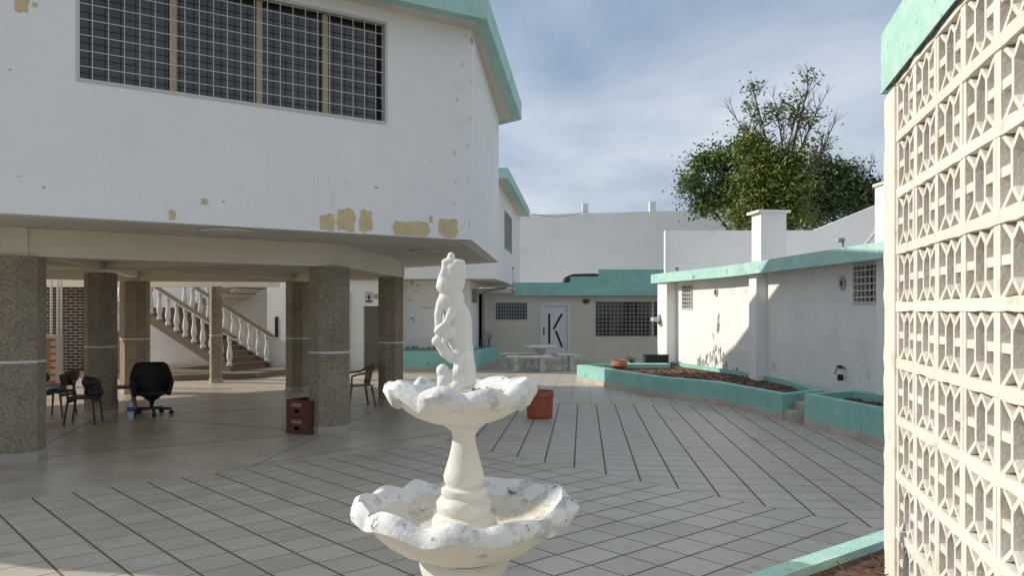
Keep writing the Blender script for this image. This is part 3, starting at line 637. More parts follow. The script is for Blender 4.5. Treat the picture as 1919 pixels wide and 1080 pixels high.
# floodlights on the roof edge, wall lamp, tap
for lab, p in (('small grey floodlight on the far end of the teal roof edge', (4.62, 22.6, RZ + .23)), ('small grey floodlight on the near end of the teal roof edge', (5.55, 13.6, RZ + .23))):
    t = thing('floodlight', lab, 'floodlight', p, 'floodlights on the teal roof edge')
    m = MB(); m.tube([p, (p[0], p[1], p[2] + .1)], .02, 6); m.build('bracket', GREYP, t)
    m = MB(); m.box((p[0] - .03, p[1], p[2] + .12), (.11, .09, .07)); m.build('lamp_head', GREYP, t, bevel=.02)
    m = MB(); m.box((p[0] - .09, p[1], p[2] + .12), (.015, .06, .045)); m.build('lens', CLEAR, t)
f, u = rw_at(1262); p = f.at(u - .2, 1.62, .30)
t = thing('wall_lamp', 'grey lamp box fixed on the white pilaster beside the annex window', 'lamp', p)
m = MB(); f.box(m, u - .28, u - .14, 1.48, 1.76, .302, .35); m.build('back_plate', GREYP, t)
m = MB(); f.box(m, u - .32, u - .10, 1.56, 1.68, .352, .56); m.build('lamp_head', CLEAR, t, bevel=.02)
f, u = rw_at(1585); z = f.px(1585, 700)[1]; p = f.at(u, z, 0)
t = thing('water_tap', 'dark water tap and valve on the white wall above the near planter', 'tap', p)
m = MB(); m.tube([f.at(u, z + .09, 0), f.at(u, z + .09, .16), f.at(u, z - .02, .2)], .022, 8); m.build('spout', GREYP, t, True)
m = MB(); f.box(m, u - .05, u + .05, z + .10, z + .14, .08, .14); m.build('handle', BLACK, t)
m = MB(); f.box(m, u - .04, u + .04, z - .13, z - .02, .05, .14); m.build('valve', BLACK, t, bevel=.015)

# ================================================================ PLANTERS
def planter(name, label, outer, inner, zt, zsoil, mtop, loc, front_edges, skirt_h=.115, band=.0):
    t = thing(name, label, 'planter', loc)
    m = MB(); n = len(outer)
    vs = [(p[0], p[1], 0.002) for p in outer] + [(p[0], p[1], zt) for p in outer] + [(p[0], p[1], zt) for p in inner] + [(p[0], p[1], .02) for p in inner]
    m.add(vs, [(k * n + i, k * n + (i + 1) % n, (k + 1) * n + (i + 1) % n, (k + 1) * n + i) for k in range(3) for i in range(n)])
    m.build('planter_wall', mtop, t)
    m = MB(); k = 14; c = sum((Vector(p) for p in inner), Vector((0, 0))) / n
    m.prism([tuple(Vector(p) + (c - Vector(p)).normalized() * .001) for p in inner], .01, zsoil); stuff(m.build('soil', SOIL, t))
    for i in front_edges:
        f = Frame(outer[i], outer[(i + 1) % n]); cnt = max(1, round(f.L / .40)); side_ = 1
        cm = Vector((c[0], c[1], 0)); 
        if (f.at(f.L / 2, 0, .1) - cm).length < (f.at(f.L / 2, 0, -.1) - cm).length: f = Frame(outer[i], outer[(i + 1) % n], -1)
        for j in range(cnt):
            s = MB(); f.box(s, f.L * j / cnt + .002, f.L * (j + 1) / cnt - .002, .002, skirt_h, .001, .012); s.build('skirting_tile', SKIRT, t)
    return t
def clods(t, poly, z, n, seed, dry=False):
    rr = random.Random(seed); m = MB(); xs = [p[0] for p in poly]; ys = [p[1] for p in poly]; k = 0
    while k < n:
        p = (rr.uniform(min(xs), max(xs)), rr.uniform(min(ys), max(ys)))
        inside = False
        for i in range(len(poly)):
            a, b = poly[i], poly[(i + 1) % len(poly)]
            if (a[1] > p[1]) != (b[1] > p[1]) and p[0] < (b[0] - a[0]) * (p[1] - a[1]) / (b[1] - a[1]) + a[0]: inside = not inside
        if not inside: continue
        k += 1; r = rr.uniform(.015, .06) * (0.6 if dry else 1.0)
        if dry and k % 2:
            a = rr.uniform(0, 6.28); m.bar((p[0], p[1], z + .01), (p[0] + .09 * math.cos(a), p[1] + .09 * math.sin(a), z + rr.uniform(.01, .05)), .006, .004)
        else: ico(m, (p[0], p[1], z), (r, r * rr.uniform(.7, 1.2), r * .6), 1)
    stuff(m.build('clods', SOIL, t))
O1 = [(1.72, 21.5), (3.2, 17.4), (4.1, 16.2), (4.62, 13.85), (5.60, 14.55), (5.68, 16.85), (5.36, 19.6), (4.99, 21.15), (4.45, 23.2)]
I1 = [(1.98, 21.55), (3.33, 17.65), (4.26, 16.45), (4.76, 14.15), (5.45, 14.7), (5.64, 16.85), (5.32, 19.58), (4.95, 21.13), (4.38, 23.1)]
p1 = planter('raised_planter', 'long teal raised bed of bare soil with tile skirting along the right wall', O1, I1, .43, .33, TEAL, (4, 18, 0), [0, 1, 2, 3])
clods(p1, I1, .335, 500, 3)
O2 = [(4.76, 13.2), (5.13, 10.9), (5.4, 9.6), (6.30, 9.6), (6.02, 12.9), (5.86, 13.75)]
I2 = [(4.90, 13.1), (5.27, 10.95), (5.5, 9.75), (6.15, 9.75), (5.88, 12.9), (5.72, 13.6)]
p2 = planter('raised_planter', 'shorter teal planter box nearest the breeze-block screen, below the water tap', O2, I2, .51, .38, TEAL, (5.5, 11.5, 0), [0, 1, 5])
clods(p2, I2, .385, 160, 5)
m = MB(); m.box((5.02, 13.72, .085), (.75, .5, .165)); m.box((5.15, 13.74, .235), (.6, .42, .13))
stp = m.build('garden_step', SKIRT); tag(stp, 'small tiled step in the gap between the two right-hand planters', 'step')
O3 = [(-3.55, 24.9), (-1.1, 25.05), (-.52, 29.0 - .28), (-1.14, 28.70), (-1.33, 25.98), (-3.55, 26.03)]
I3 = [(-3.4, 25.05), (-1.25, 25.2), (-.68, 28.55), (-1.05, 28.55), (-1.25, 25.85), (-3.4, 25.9)]
p3 = planter('raised_planter', 'L-shaped teal planter under the overhang of the block behind the hall', O3, I3, .62, .50, TEAL, (-2, 25.5, 0), [0, 1])
# near kerb planter in the bottom right corner
a0, a1 = Vector(G(1395, 1080, .42)), Vector(G(1692, 982, .42)); dk = (a1 - a0).normalized(); nk = Vector((dk.y, -dk.x))
A0, A1 = a0 - dk * 0.9, a1 + dk * 1.2
O4 = [tuple(A0), tuple(A1), tuple(A1 + nk * 1.6), tuple(A0 + nk * 1.6)]
I4 = [tuple(A0 + nk * .13 + dk * .1), tuple(A1 + nk * .13 - dk * .1), tuple(A1 + nk * 1.5 - dk * .1), tuple(A0 + nk * 1.5 + dk * .1)]
p4 = planter('kerb_planter', 'mint green planter kerb with dry soil at the foot of the breeze-block screen', O4, I4, .42, .37, MINT, (2, 4.6, 0), [0])
clods(p4, [tuple(A0 + nk * .2), tuple(A1 + nk * .2), tuple(A1 + nk * 1.4), tuple(A0 + nk * 1.4)], .372, 900, 9, True)
m = MB(); m.box((3.55, 22.5, .42), (1.0, .42, .34)); bx = thing('plant_trough', 'dark green rectangular trough on the far end of the long planter', 'trough', (3.55, 22.5, .33))
q = G(1229, 671, .45); 
m = MB(); X0, X1 = (1208 - 960) / FPX * 22.6, (1251 - 960) / FPX * 22.6; m.box(((X0 + X1) / 2, 22.6, .49), (X1 - X0, .4, .27)); m.build('trough_box', mat('dark_green_paint', (0.022, 0.035, 0.03), .7, .3, 9), bx, bevel=.01)
m = MB(); m.box(((X0 + X1) / 2, 22.6, .635), (X1 - X0 + .04, .44, .02)); m.build('trough_rim', BLACK, bx)
m = MB(); m.box((3.55, 21.7, .40), (1.25, .5, .10)); sl_ = m.build('teal_slab', TEAL); tag(sl_, 'low teal slab lying in the soil in front of the dark trough', 'slab')

# ================================================================ BREEZE-BLOCK SCREEN
P0 = Vector((2.024, 4.22)); dn = Vector((-.2456, -1.0)).normalized()
scr = thing('breeze_block_screen', 'tall cream screen wall of patterned breeze blocks with mint green top beam', 'wall', (1.6, 2.6, 0))
st = Vector(P0) - dn * 0.095
sfr = Frame(tuple(st), tuple(st + dn * 4.0))
if sfr.n.x > 0: sfr = Frame(tuple(st), tuple(st + dn * 4.0), -1)
UWd, UH, TH = .388, .30, .16
def block_mesh():
    m = MB(); f = Frame((0, 0), (1, 0))  # u along x, n = -y
    W, H_ = UWd, UH; xs = lambda t: t * W; jl = .0
    def br(x0, z0, x1, z1, wd, dep=0.0):
        a, b = Vector((x0, z0)), Vector((x1, z1)); d = (b - a).normalized(); nn = Vector((-d.y, d.x)) * wd / 2
        c4 = [a - nn, b - nn, b + nn, a + nn]
        m.add([(p.x, o, p.y) for o in (0.004 + dep, TH - .004 - dep) for p in c4], [(0, 1, 2, 3), (7, 6, 5, 4)] + [(i, i + 4, (i + 1) % 4 + 4, (i + 1) % 4) for i in range(4)])
    t = .034
    for x in (t / 2, W - t / 2): m.add([(x + a * t / 2, o, z) for o in (0, TH) for a, z in ((-1, 0), (1, 0), (1, H_), (-1, H_))], [(0, 1, 2, 3), (7, 6, 5, 4)] + [(i, i + 4, (i + 1) % 4 + 4, (i + 1) % 4) for i in range(4)])
    for z in (.011, H_ - .011): m.add([(a, o, z + b * .011) for o in (.0015, TH - .0015) for a, b in ((t, -1), (W - t, -1), (W - t, 1), (t, 1))], [(0, 1, 2, 3), (7, 6, 5, 4)] + [(i, i + 4, (i + 1) % 4 + 4, (i + 1) % 4) for i in range(4)])
    hl, hr, c = .345 * W, .655 * W, .5 * W; zb_, zt_ = .28 * H_, .72 * H_; e = .022
    br(hl, zb_ - .01, hl, zt_ + .01, .022); br(hr, zb_ - .01, hr, zt_ + .01, .022)
    for s in (0, 1):
        zz = lambda z: H_ - z if s else z
        br(.07 * W, zz(e * .6), hl, zz(zb_), .019, .001); br(c, zz(e + .012), hl, zz(zb_), .020, .002)
        br(c, zz(e + .012), hr, zz(zb_), .020, .003); br(.93 * W, zz(e * .6), hr, zz(zb_), .019, .0015); br(c, zz(.01), c, zz(e + .02), .016, .0025)
    br(t * .8, H_ / 2, hl, H_ / 2, .034, .002); br(hr, H_ / 2, W - t * .8, H_ / 2, .034, .002)
    return m.mesh('breeze_block', SCREEN)
bmesh_ = block_mesh(); ang = math.atan2(sfr.u.y, sfr.u.x)
flip = Matrix.Rotation(ang, 4, 'Z')
zrow0 = 1.875 - .3 * 6
for j in range(10):
    for i in range(9):
        o = link('breeze_block', bmesh_, scr); rr = random.Random(i * 17 + j)
        p = sfr.at(i * UWd, zrow0 + j * UH, 0)
        # local y axis (depth) must point into the wall
        ex = sfr.u; ey = -sfr.n
        Mx = Matrix(((ex.x, ey.x, 0, p.x), (ex.y, ey.y, 0, p.y), (0, 0, 1, p.z), (0, 0, 0, 1)))
        o.matrix_basis = Mx @ Matrix.Translation((rr.uniform(-.001, .001), rr.uniform(-.003, .003), 0))
for j in range(11):  # mortar courses, slightly wavy
    m = MB(); N = 40
    for k in range(N):
        pass
    pts0, pts1 = [], []
    rr = random.Random(j); ks = [rr.uniform(-.004, .004) for _ in range(N + 1)]
    vs = []
    for k in range(N + 1):
        u = 3.5 * k / N; z = zrow0 + j * UH; hh = .024 + ks[k]
        vs += [sfr.at(u, z - hh, .004 + ks[k] * .5), sfr.at(u, z + hh, .004 + ks[k - 1] * .5), sfr.at(u, z + hh, -TH - .008), sfr.at(u, z - hh, -TH - .008)]
    fs = [(4 * k + a, 4 * k + (a + 1) % 4, 4 * k + 4 + (a + 1) % 4, 4 * k + 4 + a) for k in range(N) for a in range(4)] + [(0, 1, 2, 3), (4 * N + 3, 4 * N + 2, 4 * N + 1, 4 * N)]
    m.add(vs, fs); m.build('mortar_course', SCREEN, scr)
def rough_post(u_a, u_b, z0, z1, o0, o1, name, m_, par, seed, amp=.008, nz=44):
    rr = random.Random(seed); m = MB(); vs = []
    for k in range(nz + 1):
        z = z0 + (z1 - z0) * k / nz; j = lambda: rr.uniform(-amp, amp)
        vs += [sfr.at(u_a + j(), z, o1 + j() * .5), sfr.at((u_a + u_b) / 2, z, o1 + j() * .5), sfr.at(u_b, z, o1), sfr.at(u_b, z, o0), sfr.at(u_a + j(), z, o0)]
    fs = [(5 * k + a, 5 * k + (a + 1) % 5, 5 * k + 5 + (a + 1) % 5, 5 * k + 5 + a) for k in range(nz) for a in range(5)] + [tuple(range(4, -1, -1)), tuple(5 * nz + a for a in range(5))]
    m.add(vs, fs); return m.build(name, m_, par, True)
rough_post(-.27, 0.0, 0, 3.05, -TH - .02, .012, 'end_post', SCREEN, scr, 4)
rough_post(-.30, 3.6, 3.085, 3.42, -TH - .05, .022, 'top_beam', MINT, scr, 8, .006, 10)
m = MB(); sfr.box(m, 0, 3.5, 0, zrow0 - .03, -TH, .004); m.build('footing', SCREEN, scr)
m = MB(); pts = [sfr.at(-.2 + 3.6 * k / 30, 3.078 + random.uniform(-.012, .012), .012) for k in range(31)]; m.tube(pts, .006, 5); m.build('crack', BLACK, scr)

# ================================================================ FOUNTAIN
FX, FY = (870 - 960) / FPX * 4.55, 4.55
fo = thing('fountain', 'white two-tier scalloped concrete fountain with a weathered statue on top', 'fountain', (FX, FY, 0))
def scallop(nl, amp_r, amp_z, lip, ph=0.0, pw=1.0):
    def fn(i, r, z, t):
        w_ = lip[i]; tt = t + .10 * math.sin(2 * t + ph) + .05 * math.sin(5 * t + 1 + ph); c = abs(math.cos(nl * tt / 2 + ph)) ** pw - .6
        c *= 1 + .45 * math.sin(3 * t + 2 * ph + 1); j = .010 * math.sin(4 * t + 1.3) + .008 * math.sin(9 * t + i) + .005 * math.sin(17 * t + 2 * i)
        return r * (1 + amp_r * w_ * c + j * w_), z + amp_z * w_ * c + .010 * w_ * math.sin(2 * t + .4) + .005 * w_ * math.sin(11 * t + i * .7)
    return fn
lowp = [(.17, .425), (.26, .435), (.36, .475), (.45, .535), (.52, .60), (.555, .645), (.588, .642), (.616, .655), (.620, .69), (.602, .732), (.576, .748), (.552, .740), (.524, .705), (.49, .665), (.44, .62), (.36, .585), (.22, .56), (.02, .555)]
lipw = [0, .05, .1, .25, .5, .8, 1, 1.1, 1.15, 1.15, 1.1, 1, .9, .6, .3, .1, 0, 0]
mats_ = [1] * 6 + [0] * 7 + [2] * 5
m = MB(); m.lathe(lowp, (FX, FY, .055), 168, scallop(12, .032, .030, lipw, .3, 1.6), mats_); m.build('lower_basin', [FOUNT_W, FOUNT_C, FOUNT_IN], fo, True)
upp = [(.11, 1.222), (.17, 1.232), (.25, 1.265), (.31, 1.305), (.345, 1.338), (.372, 1.340), (.402, 1.355), (.418, 1.392), (.408, 1.428), (.382, 1.448), (.352, 1.445), (.325, 1.42), (.30, 1.39), (.25, 1.365), (.15, 1.36), (.02, 1.36)]
lip2 = [0, .05, .15, .35, .7, 1, 1.1, 1.2, 1.2, 1.1, 1, .9, .6, .3, 0, 0]
m = MB(); m.lathe(upp, (FX - .02, FY, 0), 168, scallop(11, .06, .045, lip2, .5, 1.0), [1] * 4 + [0] * 8 + [2] * 3); m.build('upper_basin', [FOUNT_W, FOUNT_C, FOUNT_IN], fo, True)
stem = [(.185, .55), (.183, .66), (.175, .70), (.150, .72), (.155, .745), (.158, .775), (.142, .80), (.125, .815), (.133, .835), (.13, .86), (.105, .872), (.10, .878), (.108, .90), (.112, .93), (.10, .97), (.084, 1.03), (.070, 1.09), (.064, 1.13), (.068, 1.17), (.095, 1.20), (.122, 1.215), (.124, 1.235), (.10, 1.245)]
def wob(i, r, z, t): return r * (1 + .03 * math.sin(2 * t + z * 14) + .018 * math.sin(5 * t + z * 31)), z + .004 * math.sin(3 * t + i)
m = MB(); m.lathe(stem, (FX, FY, 0), 48, wob); m.build('stem', FOUNT_C, fo, True)
ped = [(.34, .003), (.34, .07), (.27, .10), (.21, .16), (.19, .26), (.205, .37), (.245, .40), (.25, .45), (.235, .478), (.17, .485)]
m = MB(); m.lathe(ped, (FX, FY, 0), 40, wob); m.build('pedestal', FOUNT_C, fo, True)
# dry leaves in the basins
m = MB(); rr = random.Random(5)
for k in range(130):
    a, r = rr.uniform(.1, 1.4) if k % 3 else rr.uniform(0, 6.28), rr.uniform(.19, .30); p = Vector((FX - .02 + r * math.cos(a), FY + r * math.sin(a), 1.375 + rr.uniform(0, .02))); d = Vector((rr.uniform(-1, 1), rr.uniform(-1, 1), rr.uniform(-.2, .6))).normalized() * .02
    e = d.cross(Vector((0, 0, 1))) * .4; m.add([p - d, p + e, p + d, p - e], [(0, 1, 2, 3)])
stuff(m.build('dry_leaves', mat('dry_leaf', (.17, .10, .05), .9, .4, 30), fo))
# statue: draped standing figure with raised arms, leaning on a rock
def S(a, b, dep=0.0):
    x = 780 + a * .2594; y = 460 + b * .2594; return Vector(((x - 960) / FPX * FY, FY + dep, EYE - (y - HOR) / FPX * FY))
k_ = .2594 / FPX * FY
st_ = MB()
def el(a, b, ra, rb, dep=0.0, rd=None, rot=0.0):
    ico(st_, S(a, b, dep), (ra * k_, (rd if rd else ra) * k_, rb * k_), 3, Matrix.Rotation(rot, 3, 'Y'))
def limb(pts, rs):
    st_.tube([S(*p) for p in pts], [r * k_ for r in rs], 12)
    for p, r in zip(pts, rs): el(p[0], p[1], r, r, p[2])
el(254, 82, 28, 34); el(256, 112, 36, 26); el(228, 118, 40, 26, .0); el(300, 124, 46, 28)
limb([(205, 120, -.01), (212, 170, -.02), (190, 250, -.015), (182, 300, -.02)], [20, 26, 34, 36]); limb([(335, 125, .0), (332, 200, .0), (318, 280, 0)], [22, 34, 36])
el(268, 200, 78, 96, 0, 62); el(252, 300, 94, 76, 0, 70); el(205, 290, 50, 70, -.02); el(256, 380, 94, 76, 0, 64)
el(215, 420, 60, 70, -.03, 44); el(290, 440, 66, 100, -.01, 60); el(285, 540, 104, 140, .01, 72); el(312, 600, 96, 200, .0, 70); el(320, 650, 84, 150, .01, 72); el(335, 780, 78, 140, .01, 70); el(350, 900, 84, 100, .01, 74)
limb([(185, 410, -.03), (168, 500, -.045), (168, 590, -.05), (160, 620, -.06)], [34, 32, 27, 24])            # arm down to the hip
limb([(262, 470, -.05), (228, 560, -.07), (165, 612, -.075)], [34, 26, 18])                                     # forearm across
for dx in range(4): limb([(160 + dx * 6, 612 + dx * 4, -.085), (150 + dx * 7, 628 + dx * 5, -.09)], [8, 7])
limb([(235, 620, -.03), (160, 690, -.06), (215, 770, -.045), (262, 815, -.03)], [58, 40, 42, 36])                # raised knee
limb([(215, 650, -.075), (210, 700, -.085), (232, 745, -.07)], [17, 19, 13])
limb([(262, 800, -.03), (318, 830, -.06), (322, 880, -.075)], [30, 30, 25])
el(195, 905, 46, 50, -.03, 50); el(220, 960, 66, 70, -.02, 70); el(290, 960, 66, 74, -.03, 66); el(300, 1010, 50, 48, -.06, 50); el(195, 1000, 40, 50, -.04, 44); el(370, 985, 66, 62, 0, 70); el(290, 1000, 130, 40, 0, 110)
st_.tube([S(330, 420, .03), S(372, 640, .03), S(396, 820, .02), S(405, 960, .0)], [26 * k_, 30 * k_, 24 * k_, 34 * k_], 10)
sto = remesh(st_, 'statue', STATUE, fo, .005, 3)

# ================================================================ POTS AND GARDEN FURNITURE
px_, py_ = G(1012, 783.5)
t = thing('plastic_pot', 'large empty red-brown plastic flower pot standing on the floor tiles', 'flower pot', (px_, py_, 0))
r0, r1, hh = 23.5 * py_ / FPX, 26.5 * py_ / FPX, 51 * py_ / FPX
m = MB(); m.lathe([(r0 * .92, .002), (r0, .02), (r0 * 1.02, .05), (r1 * .95, hh * .78), (r1 * 1.01, hh * .80), (r1, hh * .98), (r1 * .97, hh), (r1 * .92, hh * .97), (r1 * .88, hh * .78), (r0 * .9, .06), (.01, .05)], (px_, py_, 0), 40); m.build('pot', REDPOT, t, True)
m = MB(); m.lathe([(r1 * .875, .30), (.01, .32)], (px_, py_, 0), 24); stuff(m.build('soil', SOIL, t))
qx, qy = (1161 - 960) / FPX * 21.2, 21.2
t = thing('clay_pot', 'round terracotta bowl pot lying in the soil of the long planter', 'flower pot', (qx, qy, .34))
m = MB(); m.lathe([(.09, .0), (.16, .03), (.215, .10), (.21, .17), (.17, .215), (.18, .235), (.165, .24), (.15, .21), (.18, .16), (.1, .06), (.01, .05)], (qx, qy, .335), 32); m.build('pot', TERRA, t, True)
def weed(name, label, p, h, n, seed, m_, spread=.5):
    t = thing(name, label, 'plant', p); rr = random.Random(seed); m = MB(); s = MB()
    for k in range(n):
        a = rr.uniform(0, 6.28); L_ = h * rr.uniform(.55, 1); d = Vector((math.cos(a) * spread * rr.random(), math.sin(a) * spread * rr.random(), 1)).normalized()
        s.tube([p, Vector(p) + d * L_], [.006, .003], 4)
        for q in range(7):
            c = Vector(p) + d * L_ * (.25 + .75 * q / 6); v = Vector((rr.uniform(-1, 1), rr.uniform(-1, 1), rr.uniform(-.2, .8))).normalized() * h * .14; e = v.cross(Vector((0, 0, 1))).normalized() * h * .035
            m.add([c, c + v * .5 + e, c + v, c + v * .5 - e], [(0, 1, 2, 3)])
    m.build('leaves', m_, t); s.build('stems', BARK, t); return t
weed('succulent', 'small spiky grey-green plant in the soil behind the clay pot', ((1187 - 960) / FPX * 22.2, 22.2, .33), .36, 26, 2, LEAF2, .9)
weed('weed', 'thin weed growing at the far corner of the L-shaped planter', ((917 - 960) / FPX * 28.4, 28.35, .5), .75, 5, 4, LEAF3, .25)
weed('weed', 'small dark weed growing beside the drain pipe in the planter', ((903 - 960) / FPX * 27.6, 27.6, .5), .45, 7, 6, LEAF3, .5)
# concrete table and curved benches
tx, ty = (1014 - 960) / FPX * 25.6, 25.6
t = thing('concrete_table', 'round white concrete garden table in front of the K door', 'table', (tx, ty, 0)); zt = EYE - (648 - HOR) / FPX * ty
m = MB(); m.lathe([(.44, zt - .075), (.50, zt - .06), (.52, zt - .03), (.51, zt - .005), (.46, zt), (.01, zt)], (tx, ty, 0), 48); m.build('table_top', CONC, t, True)
m = MB(); m.lathe([(.22, .003), (.22, .05), (.16, .09), (.11, .2), (.10, .4), (.13, .52), (.2, zt - .09), (.2, zt - .076)], (tx, ty, 0), 20); m.build('pedestal', CONC, t, True)
def bench(label, x0, x1, Y, ytop, rot, wdt=.36):
    xa, xb = (x0 - 960) / FPX * Y, (x1 - 960) / FPX * Y; zt = EYE - (ytop - HOR) / FPX * Y; c = ((xa + xb) / 2, Y, 0); Ln = xb - xa
    t = thing('concrete_bench', label, 'bench', c, 'concrete benches around the table'); m = MB(); N = 10; vs = []
    bow = .14 * Ln
    for k in range(N + 1):
        s = k / N - .5; cx_ = s * Ln; cy_ = bow * (1 - 4 * s * s) * rot; nx = Vector((8 * s * bow * rot, Ln, 0)).normalized()
        for o, z in ((-wdt / 2, zt - .07), (-wdt / 2 - .015, zt - .035), (-wdt / 2, zt), (wdt / 2, zt), (wdt / 2 + .015, zt - .035), (wdt / 2, zt - .07)): vs.append((c[0] + cx_ + nx.x * o, c[1] + cy_ + nx.y * o, z))
    m.add(vs, [(6 * k + a, 6 * k + (a + 1) % 6, 6 * k + 6 + (a + 1) % 6, 6 * k + 6 + a) for k in range(N) for a in range(6)] + [tuple(range(5, -1, -1)), tuple(6 * N + a for a in range(6))]); m.build('seat', CONC, t, True)
    for s in (-.3, .3):
        X = c[0] + s * Ln; Yc = c[1] + bow * (1 - 4 * s * s) * rot; m = MB(); h = zt - .071
        for w_, z0, z1 in ((.34, .003, .06), (.28, .06, .11), (.20, .11, .2), (.17, .2, .26), (.22, .26, .33), (.30, .33, h)): m.box((X, Yc, (z0 + z1) / 2), (.15 + (w_ - .17) * .25, w_, z1 - z0), rz=s * .8)
        m.build('leg', CONC, t, bevel=.02)
bench('curved concrete bench nearest the teal planter, left of the round table', 936, 1001, 26.3, 662, 1)
bench('curved concrete bench in front of the round table', 954, 1030, 25.0, 666.5, -1)
bench('short concrete bench to the right of the round table', 1041, 1079, 25.4, 663.5, 1)

# ================================================================ HALL FURNITURE
hx, hy = G(285, 778)
t = thing('office_chair', 'black leather swivel office chair with padded arms under the hall', 'chair', (hx, hy, 0))
def O(a, b, c): return (hx + a, hy + b, c)
m = MB(); N = 14
# bucket shell: backrest curving into arms
shell = []
vs = []; NU, NV = 22, 8
for i in range(NU + 1):
    th = -2.05 + 4.1 * i / NU; side_ = abs(th) / 2.05
    top = .93 if side_ < .42 else .93 - (.93 - .62) * min(1, (side_ - .42) / .28)
    for j in range(NV + 1):
        v = j / NV; r = .25 + .06 * v; z = .34 + (top - .34) * v; lean = .10 * v * (1 - side_)
        bx_, by_ = r * math.sin(th) * 1.12, r * math.cos(th) + lean
        vs.append((bx_, by_, z))
rot = Matrix.Rotation(R(28), 3, 'Z')
vs = [rot @ Vector(v) for v in vs]
m.add([(hx + v.x, hy + v.y, v.z) for v in vs], [(i * (NV + 1) + j, (i + 1) * (NV + 1) + j, (i + 1) * (NV + 1) + j + 1, i * (NV + 1) + j + 1) for i in range(NU) for j in range(NV)])
sh_ = m.build('backrest', LEATHER, t, True); so_ = sh_.modifiers.new('solid', 'SOLIDIFY'); so_.thickness = .07; so_.offset = 0; sb = sh_.modifiers.new('sub', 'SUBSURF'); sb.levels = 1; sb.render_levels = 1
m = MB(); c_ = rot @ Vector((0, -.05, 0)); ico(m, (hx + c_.x, hy + c_.y, .40), (.27, .29, .075), 3); m.build('seat', LEATHER, t, True)
m = MB(); m.lathe([(.16, .335), (.12, .29), (.05, .25), (.035, .2), (.03, .12)], (hx, hy, 0), 16); m.build('gas_lift', BLACK, t, True)
m = MB(); m.tube([O(0, 0, .14), O(0, 0, .21)], .03, 12); m.build('lift_sleeve', CHROME, t, True)
for k in range(5):
    a = R(12 + 72 * k); e = (math.cos(a) * .33, math.sin(a) * .33); m = MB(); m.bar(O(0, 0, .125), O(e[0], e[1], .10), .05, .04); lg = m.build('leg', BLACK, t, bevel=.01)
    m = MB(); m.tube([O(e[0] - .03 * math.sin(a), e[1] + .03 * math.cos(a), .04), O(e[0] + .03 * math.sin(a), e[1] - .03 * math.cos(a), .04)], .038, 12); m.build('caster', BLACK, lg)
def wood_chair(name, label, m_, cat='chair', cush=None):
    t = thing(name, label, cat, (0, 0, 0), 'wooden chairs around the centre column')
    m = MB(); m.box((0, 0, .44), (.42, .42, .045)); m.build('seat', cush or m_, t, bevel=.015)
    for sx in (-1, 1):
        m = MB(); m.tube([(sx * .18, -.18, .42), (sx * .20, -.22, 0.003)], [.021, .016], 8); m.build('leg', m_, t)
        m = MB(); m.tube([(sx * .18, .19, .42), (sx * .20, .25, 0.003)], [.021, .016], 8); m.build('leg', m_, t)
        m = MB(); m.tube([(sx * .185, .19, .44), (sx * .185, .23, .62), (sx * .17, .29, .80)], [.02, .02, .018], 8); m.build('back_post', m_, t)
    m = MB(); vs = []
    for k in range(9):
        s = k / 8 - .5; y = .262 + .05 * (1 - 4 * s * s)
        for yy, z in ((y - .014, .62), (y + .006, .62), (y + .045, .82 - .06 * abs(2 * s) ** 3), (y + .025, .82 - .06 * abs(2 * s) ** 3)): vs.append((s * .42, yy, z))
    m.add(vs, [(4 * k + a, 4 * k + (a + 1) % 4, 4 * k + 4 + (a + 1) % 4, 4 * k + 4 + a) for k in range(8) for a in range(4)] + [(3, 2, 1, 0), (32, 33, 34, 35)]); m.build('backrest', m_, t, True)
    m = MB(); m.bar((-.185, -.185, .385), (.185, -.185, .385), .03, .05); m.build('apron', m_, t)
    m = MB(); m.bar((-.185, .19, .385), (.185, .19, .385), .03, .05); m.build('apron', m_, t)
    return t
c1_ = wood_chair('wooden_chair', 'dark wooden chair in front of the centre column with a dark bag on it', WOOD); c1_.location = (G(152, 797)[0] - .02, 13.35, 0); c1_.rotation_euler.z = R(100)
c2_ = wood_chair('wooden_chair', 'reddish wooden chair just right of the centre column, beside the flask', WOODL); c2_.location = (-7.28, 15.1, 0); c2_.rotation_euler.z = R(-70)
c3_ = wood_chair('wooden_chair', 'brown wooden chair with teal seat pad half hidden by the near column', WOODL, cush=BLUEC); c3_.location = (G(112, 783)[0] - .15, 14.3, 0); c3_.rotation_euler.z = R(-95)
m = MB(); rr = random.Random(3); bc = Vector(c1_.location) + Vector((.12, .0, .60))
for k in range(12): ico(m, bc + Vector((rr.uniform(-.09, .09), rr.uniform(-.1, .1), rr.uniform(-.12, .13))), (rr.uniform(.05, .10), rr.uniform(.05, .1), rr.uniform(.05, .11)), 2)
bag = remesh(m, 'shopping_bag', BAGM, None, .015, 2); tag(bag, 'dark crumpled bag standing on the dark wooden chair', 'bag')
cl = MB(); cc_ = Vector(c3_.location)
for k in range(10): ico(cl, cc_ + Vector((rr.uniform(-.17, .15), rr.uniform(-.15, .15), .50 + rr.uniform(0, .05))), (rr.uniform(.07, .12), rr.uniform(.07, .12), .04), 2)
cl = remesh(cl, 'folded_cloth', GREYC, None, .015, 3); tag(cl, 'pale grey folded cloth on the teal seat pad', 'cloth')
sc_ = thing('jacket', 'teal jacket hung over the back of the half-hidden chair', 'jacket', cc_ + Vector((0, 0, .6)))
m = MB()
for k in range(14): ico(m, cc_ + Vector((-.30 + rr.uniform(-.03, .03), rr.uniform(-.2, .2), .74 + rr.uniform(-.12, .08))), (.05, .09, .09), 2)
remesh(m, 'jacket_body', BLUEC, sc_, .015, 3)
